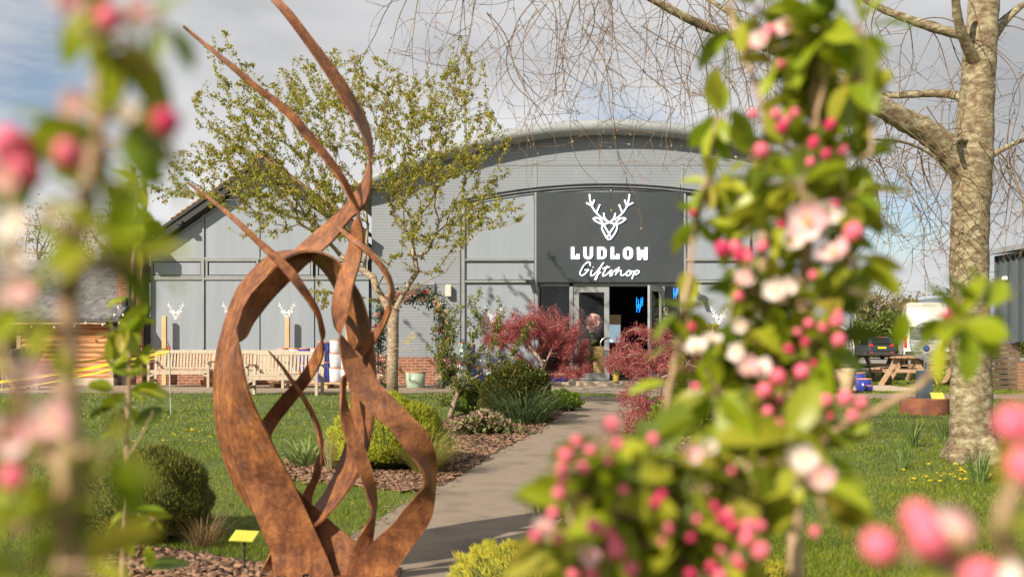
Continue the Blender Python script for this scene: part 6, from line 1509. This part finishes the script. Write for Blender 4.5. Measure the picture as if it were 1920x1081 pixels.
def blossom_tree(name, lb, Y0, stems, nodes, blooms, seed, base, rr=1.0, group='apple trees in blossom near the viewer', lsize=.052, fwd=.05, dens=1.0, more=0):
    rg = np.random.default_rng(seed); t = thing(name, lb, 'tree', base, group)
    mb = MB(); anchors = []
    for st in stems:
        q_ = [tuple(P(a, b, Y0+dy)) for a, b, dy in st[1]]; c_ = crom(q_, len(q_)*7); r0, r1 = st[0]
        mb.tube([v+rg.normal(0, .0006, 3) for v in c_], np.linspace(r0, r1, len(c_)), 9); anchors += [Vector(v) for v in c_]
    an = np.array([tuple(a) for a in anchors])
    lp, ld, lsz = [], [], []
    nodes_w = []
    for px, py, dy, spread, nl in nodes:
        c_ = P(px, py, Y0+dy); k = int(np.argmin(np.linalg.norm(an-np.array(c_), axis=1))); a_ = Vector(an[k])
        d = c_-a_
        if d.length > .006: mid = a_.lerp(c_, .5)+Vector(rg.normal(0, .12*d.length, 3)); mb.tube([a_, mid, c_], [.0022*rr, .0018*rr, .0014*rr], 6)
        nodes_w.append(c_)
        for _ in range(max(1, int(round(nl*dens)))):
            v = Vector(rg.normal(0, 1, 3)); v.y = v.y*.8+.10; v.z += .15; v.normalize()
            pet = rg.uniform(.15, .45)*spread/F*Y0; s_ = c_+v*pet; mb.tube([c_, s_], [.0007, .0006], 4)
            lp.append(tuple(s_)); ld.append(tuple(v+Vector((0, 0, -.25)))); lsz.append(lsize*rg.uniform(.65, 1.2))
    mbr = mb
    lp, ld, lsz = np.array(lp), np.array(ld), np.array(lsz); pick = rg.integers(0, 3, len(lp))
    me_all = []
    for k in range(3):
        s_ = pick == k
        if s_.sum(): cloud('foliage', lp[s_], ld[s_], lsz[s_], AL[k], rg, m_al, t, smooth=True, roll=.8)
    nw = np.array([tuple(v) for v in nodes_w]) if nodes_w else an
    off = rootloc(t)
    pts = []
    if blooms and more:
        for _ in range(more):
            nd = nodes[int(rg.integers(0, len(nodes)))]
            blooms = blooms+[('p' if rg.random() < .6 else 'd', nd[0]+rg.normal(0, 26), nd[1]+rg.normal(0, 22), nd[2], rg.uniform(7.5, 11.5))]
    for kind, px, py, dy, rpx in blooms:
        Yq = Y0+dy-fwd; c_ = P(px, py, Yq); r_ = rpx/F*Yq
        k = int(np.argmin(np.linalg.norm(nw-np.array(c_), axis=1))); a_ = Vector(nw[k]); away = (c_-a_)
        up = (away.normalized() if away.length > 1e-4 else Vector((0, 0, 1)))+Vector((rg.normal(0, .25), -.25, .55))
        if kind in 'fw': up += Vector((rg.normal(0, .3), -.40, 0))
        up.normalize()
        if kind in 'pd': me = BUD[kind]; o = bpy.data.objects.new('bud', me); sc = r_*.84; ar = rg.uniform(.86, 1.2); cen = Vector((0, 0, 1.0)); st_ = 4.2
        else: me = FLO[kind][int(rg.integers(0, 3))]; o = bpy.data.objects.new('flower', me); sc = r_*1.0; ar = rg.uniform(.9, 1.1); cen = Vector((0, 0, .3)); st_ = 1.2
        COL.objects.link(o); o.parent = t; qd = up.to_track_quat('Z', 'Y'); o.rotation_mode = 'QUATERNION'; o.rotation_quaternion = qd; o.scale = (sc, sc*rg.uniform(.9, 1.05), sc*ar)
        o.location = c_-(qd @ cen)*sc-off
        pts.append((c_-(qd @ Vector((0, 0, st_+.9)))*sc, a_))
    for p_, a_ in pts:
        mbr.tube([p_, p_.lerp(a_, .5)+Vector((0, 0, -.001)), a_], .0008*rr, 4)
    mbr.build('branch', m_astem, t, smooth=True)
    return t
# tall cordon on the right
nodes = [(1520, 90, 0, 60, 6), (1470, 130, .02, 60, 5), (1610, 55, -.05, 60, 6), (1545, 55, -.03, 60, 6), (1420, 20, 0, 60, 5), (1380, 60, .05, 40, 3), (1505, 190, .02, 55, 6), (1540, 240, .03, 60, 6), (1475, 280, .0, 55, 5), (1550, 320, .02, 60, 7), (1590, 370, .0, 55, 6), (1500, 350, -.04, 60, 7), (1440, 360, .03, 50, 5), (1470, 420, .0, 55, 6), (1540, 440, .03, 55, 6), (1600, 490, 0, 55, 6), (1480, 510, .04, 55, 6), (1425, 520, .02, 50, 5), (1545, 570, 0, 60, 6), (1480, 600, .03, 60, 6), (1425, 640, .02, 55, 5), (1535, 650, -.02, 50, 5), (1500, 680, 0, 60, 6), (1405, 720, .03, 55, 5), (1345, 735, .0, 60, 4), (1465, 745, -.02, 60, 6), (1530, 780, 0, 60, 6), (1430, 800, .02, 60, 6), (1395, 560, .05, 40, 4), (1450, 690, .03, 50, 5),
         (1600, 150, -.03, 50, 4), (1570, 180, .02, 50, 4), (1620, 300, .02, 45, 4), (1410, 300, .04, 40, 3), (1615, 420, .02, 45, 4), (1400, 440, .03, 40, 3), (1390, 600, .04, 50, 5), (1440, 560, 0, 50, 5), (1370, 680, .04, 45, 4), (1540, 850, 0, 50, 4), (1350, 220, .1, 35, 4), (1330, 345, .1, 32, 4), (1312, 415, .1, 26, 3), (1288, 585, .05, 36, 4), (1385, 400, .1, 30, 3), (1290, 650, .05, 40, 4), (1262, 720, .08, 30, 2), (1800, 605, -.12, 60, 4), (1700, 575, -.1, 30, 1), (1845, 590, -.12, 50, 3)]
blooms = [('p', 1445, 58, 0, 14), ('f', 1425, 72, -.02, 24), ('f', 1468, 50, 0, 22), ('d', 1412, 85, 0, 11), ('p', 1412, 213, 0, 11), ('p', 1455, 215, .02, 12), ('p', 1490, 212, 0, 10), ('d', 1465, 240, 0, 13), ('p', 1428, 283, -.05, 17), ('d', 1555, 235, 0, 12), ('p', 1580, 282, .02, 12), ('d', 1525, 270, 0, 13), ('d', 1548, 290, 0, 11), ('p', 1520, 303, 0, 11), ('p', 1475, 225, 0, 10),
          ('f', 1512, 412, -.05, 44), ('w', 1548, 398, -.03, 32), ('f', 1562, 472, -.05, 38), ('p', 1601, 434, -.04, 21), ('w', 1483, 450, 0, 30), ('w', 1455, 545, 0, 30), ('d', 1355, 468, 0, 17), ('p', 1378, 462, 0, 15), ('d', 1385, 480, 0, 12), ('d', 1400, 472, .02, 12), ('p', 1430, 462, .02, 14), ('p', 1402, 482, 0, 13), ('p', 1525, 515, -.03, 11), ('w', 1395, 525, .02, 24), ('w', 1475, 540, 0, 24), ('p', 1385, 555, .02, 11), ('f', 1395, 520, 0, 22), ('d', 1500, 390, 0, 13), ('d', 1478, 405, .02, 12),
          ('p', 1516, 605, 0, 11), ('p', 1545, 611, 0, 13), ('p', 1569, 600, 0, 15), ('p', 1573, 637, -.02, 15), ('p', 1496, 622, 0, 9), ('f', 1402, 692, -.02, 28), ('w', 1427, 690, -.02, 26), ('p', 1459, 708, -.02, 19), ('p', 1504, 697, -.03, 17), ('p', 1434, 733, -.03, 18), ('p', 1440, 771, -.02, 13), ('p', 1486, 761, -.03, 14), ('p', 1459, 796, -.04, 16), ('p', 1500, 782, 0, 10), ('p', 1547, 750, -.03, 15), ('p', 1586, 745, -.04, 17), ('p', 1599, 777, -.04, 13), ('p', 1615, 756, -.02, 14), ('w', 1308, 650, .04, 30), ('w', 1335, 635, .04, 24), ('w', 1382, 660, .04, 22), ('w', 1390, 610, .02, 20), ('d', 1510, 640, 0, 10), ('d', 1480, 655, 0, 11)]
stems = [((.011, .0028), [(1500, 2665, 0), (1502, 2100, 0), (1500, 1600, 0), (1495, 1200, 0), (1490, 900, 0), (1495, 700, .02), (1505, 540, .02), (1520, 400, 0), (1525, 260, 0), (1530, 130, 0), (1545, 40, 0), (1560, -60, 0)]),
         ((.0045, .0022), [(1495, 800, 0), (1450, 640, .02), (1430, 520, .03), (1436, 380, .03), (1440, 300, .03), (1425, 180, .03), (1385, 80, .04), (1365, -20, .04)]),
         ((.0042, .0018), [(1450, 2300, .03), (1250, 1500, .05), (1235, 900, .05), (1250, 760, .05), (1275, 620, .05), (1292, 520, .06), (1302, 420, .08), (1325, 330, .1), (1345, 220, .1)]),
         ((.0035, .0018), [(1345, 720, .04), (1370, 600, .05), (1385, 500, .08), (1385, 400, .1)]),
         ((.0042, .0020), [(1500, 900, 0), (1560, 810, -.02), (1650, 765, -.05), (1735, 712, -.08), (1775, 650, -.1), (1792, 590, -.12), (1800, 560, -.12)]),
         ((.0030, .0016), [(1525, 260, 0), (1560, 100, -.03), (1600, 120, -.04), (1628, 200, -.04), (1636, 290, -.04)])]
blossom_tree('flowering_apple_tree', 'tall cordon apple in pink bud and white blossom rising right of the shop doors', 1.02, stems, nodes, blooms, 1, P(1500, 0, 1.02)-Vector((0, 0, P(1500, 0, 1.02).z)), lsize=.044, dens=2.5, fwd=.05, more=12)
# lower apple in front, centre right
nodes = [(1400, 870, 0, 60, 6), (1460, 890, .02, 60, 6), (1520, 905, 0, 60, 6), (1345, 860, 0, 60, 6), (1300, 905, 0, 60, 6), (1240, 875, 0, 60, 6), (1180, 860, .0, 60, 6), (1135, 885, 0, 60, 6), (1100, 925, 0, 60, 6), (1150, 960, -.02, 60, 6), (1205, 945, 0, 60, 6), (1245, 985, 0, 60, 6), (1300, 985, 0, 60, 6), (1350, 1010, 0, 60, 6), (1420, 950, 0, 60, 5), (1180, 1010, -.02, 60, 6), (1080, 985, 0, 60, 5), (1100, 1060, 0, 60, 5), (1205, 1065, 0, 60, 6), (1300, 1060, 0, 60, 6), (1055, 1060, 0, 50, 4), (1545, 975, 0, 40, 2), (1270, 1030, 0, 60, 6), (1390, 1060, 0, 55, 3), (1130, 820, 0, 40, 3), (1480, 830, 0, 55, 5)]
blooms = [('p', 1146, 795, -.02, 19), ('p', 1158, 832, -.02, 14), ('p', 1082, 827, 0, 13), ('p', 1108, 843, 0, 13), ('p', 1061, 852, 0, 17), ('p', 1054, 878, 0, 15), ('p', 1092, 876, 0, 15), ('p', 1055, 900, 0, 12), ('p', 1050, 925, 0, 15), ('p', 1038, 960, 0, 13), ('p', 1225, 822, 0, 13), ('f', 1296, 852, 0, 24), ('f', 1022, 990, 0, 28), ('p', 1006, 1004, 0, 15), ('p', 1115, 986, -.02, 18), ('p', 1140, 1000, 0, 14), ('f', 1105, 1040, -.02, 24), ('p', 1155, 1033, -.03, 22), ('p', 1182, 1066, -.02, 18), ('p', 1075, 1030, 0, 14), ('p', 1152, 1012, 0, 15), ('p', 1253, 990, 0, 12), ('d', 1338, 950, 0, 13), ('p', 1365, 962, 0, 12), ('d', 1372, 985, 0, 14), ('d', 1350, 972, 0, 13), ('p', 1405, 986, -.02, 17), ('p', 1425, 985, 0, 14), ('p', 1400, 1010, -.02, 18), ('p', 1426, 1030, -.02, 19), ('d', 1335, 1060, 0, 13), ('p', 1110, 1076, 0, 16), ('w', 1505, 860, -.04, 34), ('f', 1540, 893, -.05, 34), ('p', 1076, 1076, 0, 14), ('p', 1046, 1010, 0, 12), ('d', 1240, 930, 0, 13), ('d', 1228, 942, 0, 12), ('w', 1330, 840, 0, 22), ('p', 1180, 1085, 0, 16), ('d', 1295, 1075, 0, 13), ('p', 1350, 1078, 0, 15)]
stems = [((.010, .003), [(1255, 3215, 0), (1258, 2200, 0), (1262, 1500, 0), (1270, 1150, 0), (1290, 1000, 0), (1330, 920, 0), (1400, 880, 0), (1480, 860, 0), (1530, 880, 0)]), ((.004, .002), [(1270, 1150, 0), (1210, 1030, 0), (1170, 940, 0), (1140, 870, 0), (1145, 815, 0)]), ((.0035, .0018), [(1262, 1300, 0), (1160, 1120, 0), (1090, 1030, 0), (1070, 960, 0), (1060, 890, 0)]), ((.0035, .0018), [(1290, 1000, 0), (1250, 930, 0), (1238, 870, 0), (1232, 830, 0)]), ((.003, .0018), [(1270, 1150, 0), (1340, 1060, 0), (1400, 1010, 0), (1430, 960, 0)])]
blossom_tree('flowering_apple_tree', 'low spreading apple branches with pink buds at bottom centre right', .80, stems, nodes, blooms, 2, P(1260, 0, .8)-Vector((0, 0, P(1260, 0, .8).z)), lsize=.048, fwd=.045, dens=1.7, more=12)
# very near sprig bottom right
nodes = [(1870, 1000, 0, 80, 2), (1800, 1090, 0, 80, 3), (1930, 760, 0, 80, 2), (1900, 930, 0, 60, 1)]
blooms = [('p', 1648, 1022, 0, 42), ('p', 1722, 968, 0, 36), ('p', 1742, 1012, -.01, 42), ('f', 1795, 1000, 0, 60), ('p', 1835, 1082, 0, 44), ('w', 1885, 1080, 0, 62), ('p', 1895, 795, 0, 40), ('p', 1922, 870, 0, 42), ('p', 1935, 800, 0, 40), ('p', 1770, 1050, .01, 30)]
stems = [((.007, .002), [(2300, 5430, 0), (2200, 2900, 0), (2050, 1500, 0), (1960, 1150, 0), (1880, 1000, 0), (1905, 900, 0), (1925, 780, 0)]), ((.003, .0016), [(1960, 1150, 0), (1850, 1100, 0), (1760, 1060, 0), (1700, 1040, 0)])]
blossom_tree('flowering_apple_tree', 'very near blurred apple sprig with big pink buds at the bottom right corner', .43, stems, nodes, blooms, 3, P(1960, 0, .43)-Vector((0, 0, P(1960, 0, .43).z)), lsize=.034, fwd=.0)
# near apple on the left
nodes = [(190, 15, 0, 70, 5), (150, 60, 0, 60, 3), (245, 75, 0, 60, 4), (300, 35, 0, 60, 3), (285, 120, 0, 50, 2), (190, 205, 0, 60, 4), (235, 225, 0, 60, 4), (295, 250, 0, 50, 3), (205, 285, 0, 60, 5), (120, 245, 0, 60, 4), (60, 240, 0, 70, 4), (70, 330, .02, 70, 4), (180, 335, 0, 60, 4), (225, 480, -.02, 80, 5), (150, 440, 0, 50, 2), (270, 515, -.02, 70, 3), (210, 470, -.03, 70, 5), (240, 500, -.03, 60, 4), (60, 560, 0, 80, 4), (20, 600, 0, 80, 4), (40, 490, 0, 80, 4), (80, 690, .0, 60, 3), (50, 740, 0, 80, 4), (150, 830, 0, 80, 5), (100, 870, 0, 80, 5), (200, 845, 0, 60, 3), (170, 930, 0, 80, 4), (90, 940, 0, 80, 5), (30, 990, -.02, 90, 5), (150, 1060, -.02, 80, 4), (20, 900, 0, 80, 4), (60, 1060, 0, 90, 5), (130, 1000, 0, 80, 4)]
blooms = [('p', 205, 35, 0, 29), ('f', 262, 26, 0, 34), ('f', 125, 12, 0, 38), ('d', 312, 228, 0, 31), ('f', 145, 200, 0, 38), ('p', 131, 292, 0, 31), ('p', 25, 275, 0, 40), ('f', 15, 335, 0, 50), ('w', 30, 420, 0, 46), ('w', 135, 385, 0, 22), ('w', 243, 215, 0, 26), ('f', 100, 793, 0, 56), ('f', 15, 815, 0, 52), ('p', 24, 893, 0, 28), ('w', 20, 480, 0, 40), ('f', 30, 545, 0, 38), ('p', 48, 320, 0, 30), ('w', 95, 400, 0, 30), ('f', 60, 700, 0, 30)]
stems = [((.008, .0022), [(150, 5115, 0), (152, 2600, 0), (148, 1500, 0), (135, 1100, 0), (128, 900, 0), (126, 740, 0), (130, 560, 0), (145, 420, 0), (178, 300, 0), (184, 180, 0), (190, 90, 0), (195, 0, 0), (200, -60, 0)]), ((.003, .0016), [(128, 900, 0), (60, 800, 0), (20, 700, 0), (0, 600, 0), (20, 480, 0), (30, 330, 0)])]
blossom_tree('flowering_apple_tree', 'near blurred apple tree in pink and white blossom filling the left edge', .46, stems, nodes, blooms, 4, P(150, 0, .46)-Vector((0, 0, P(150, 0, .46).z)), lsize=.028, fwd=.03, dens=1.0)
# slim young leader further back on the left
nodes = [(262, 350, 0, 28, 4), (256, 385, 0, 28, 4), (266, 415, 0, 28, 4), (250, 450, 0, 20, 2), (244, 560, 0, 20, 2), (240, 605, 0, 26, 3), (215, 695, 0, 30, 3), (258, 665, 0, 34, 4), (232, 640, 0, 30, 3), (240, 735, 0, 30, 4), (252, 705, 0, 30, 3), (218, 765, 0, 30, 3), (248, 800, 0, 22, 2), (215, 730, 0, 26, 3), (280, 700, 0, 30, 2), (240, 960, -.15, 40, 3), (290, 972, -.15, 30, 2), (230, 990, -.15, 40, 2), (270, 1070, -.1, 30, 2)]
stems = [((.0062, .0026), [(232, 1900, -.05), (232, 1200, -.05), (233, 1000, -.04), (235, 900, 0), (241, 760, 0), (243, 640, 0), (248, 540, 0), (256, 430, 0), (262, 340, 0)]), ((.002, .0014), [(236, 860, 0), (262, 820, 0), (288, 770, 0)])]
blossom_tree('young_apple_tree', 'slim young apple leader in fresh leaf in front of the brick pier', 1.9, stems, nodes, [], 5, P(232, 0, 1.9)-Vector((0, 0, P(232, 0, 1.9).z)), lsize=.062, dens=1.2)
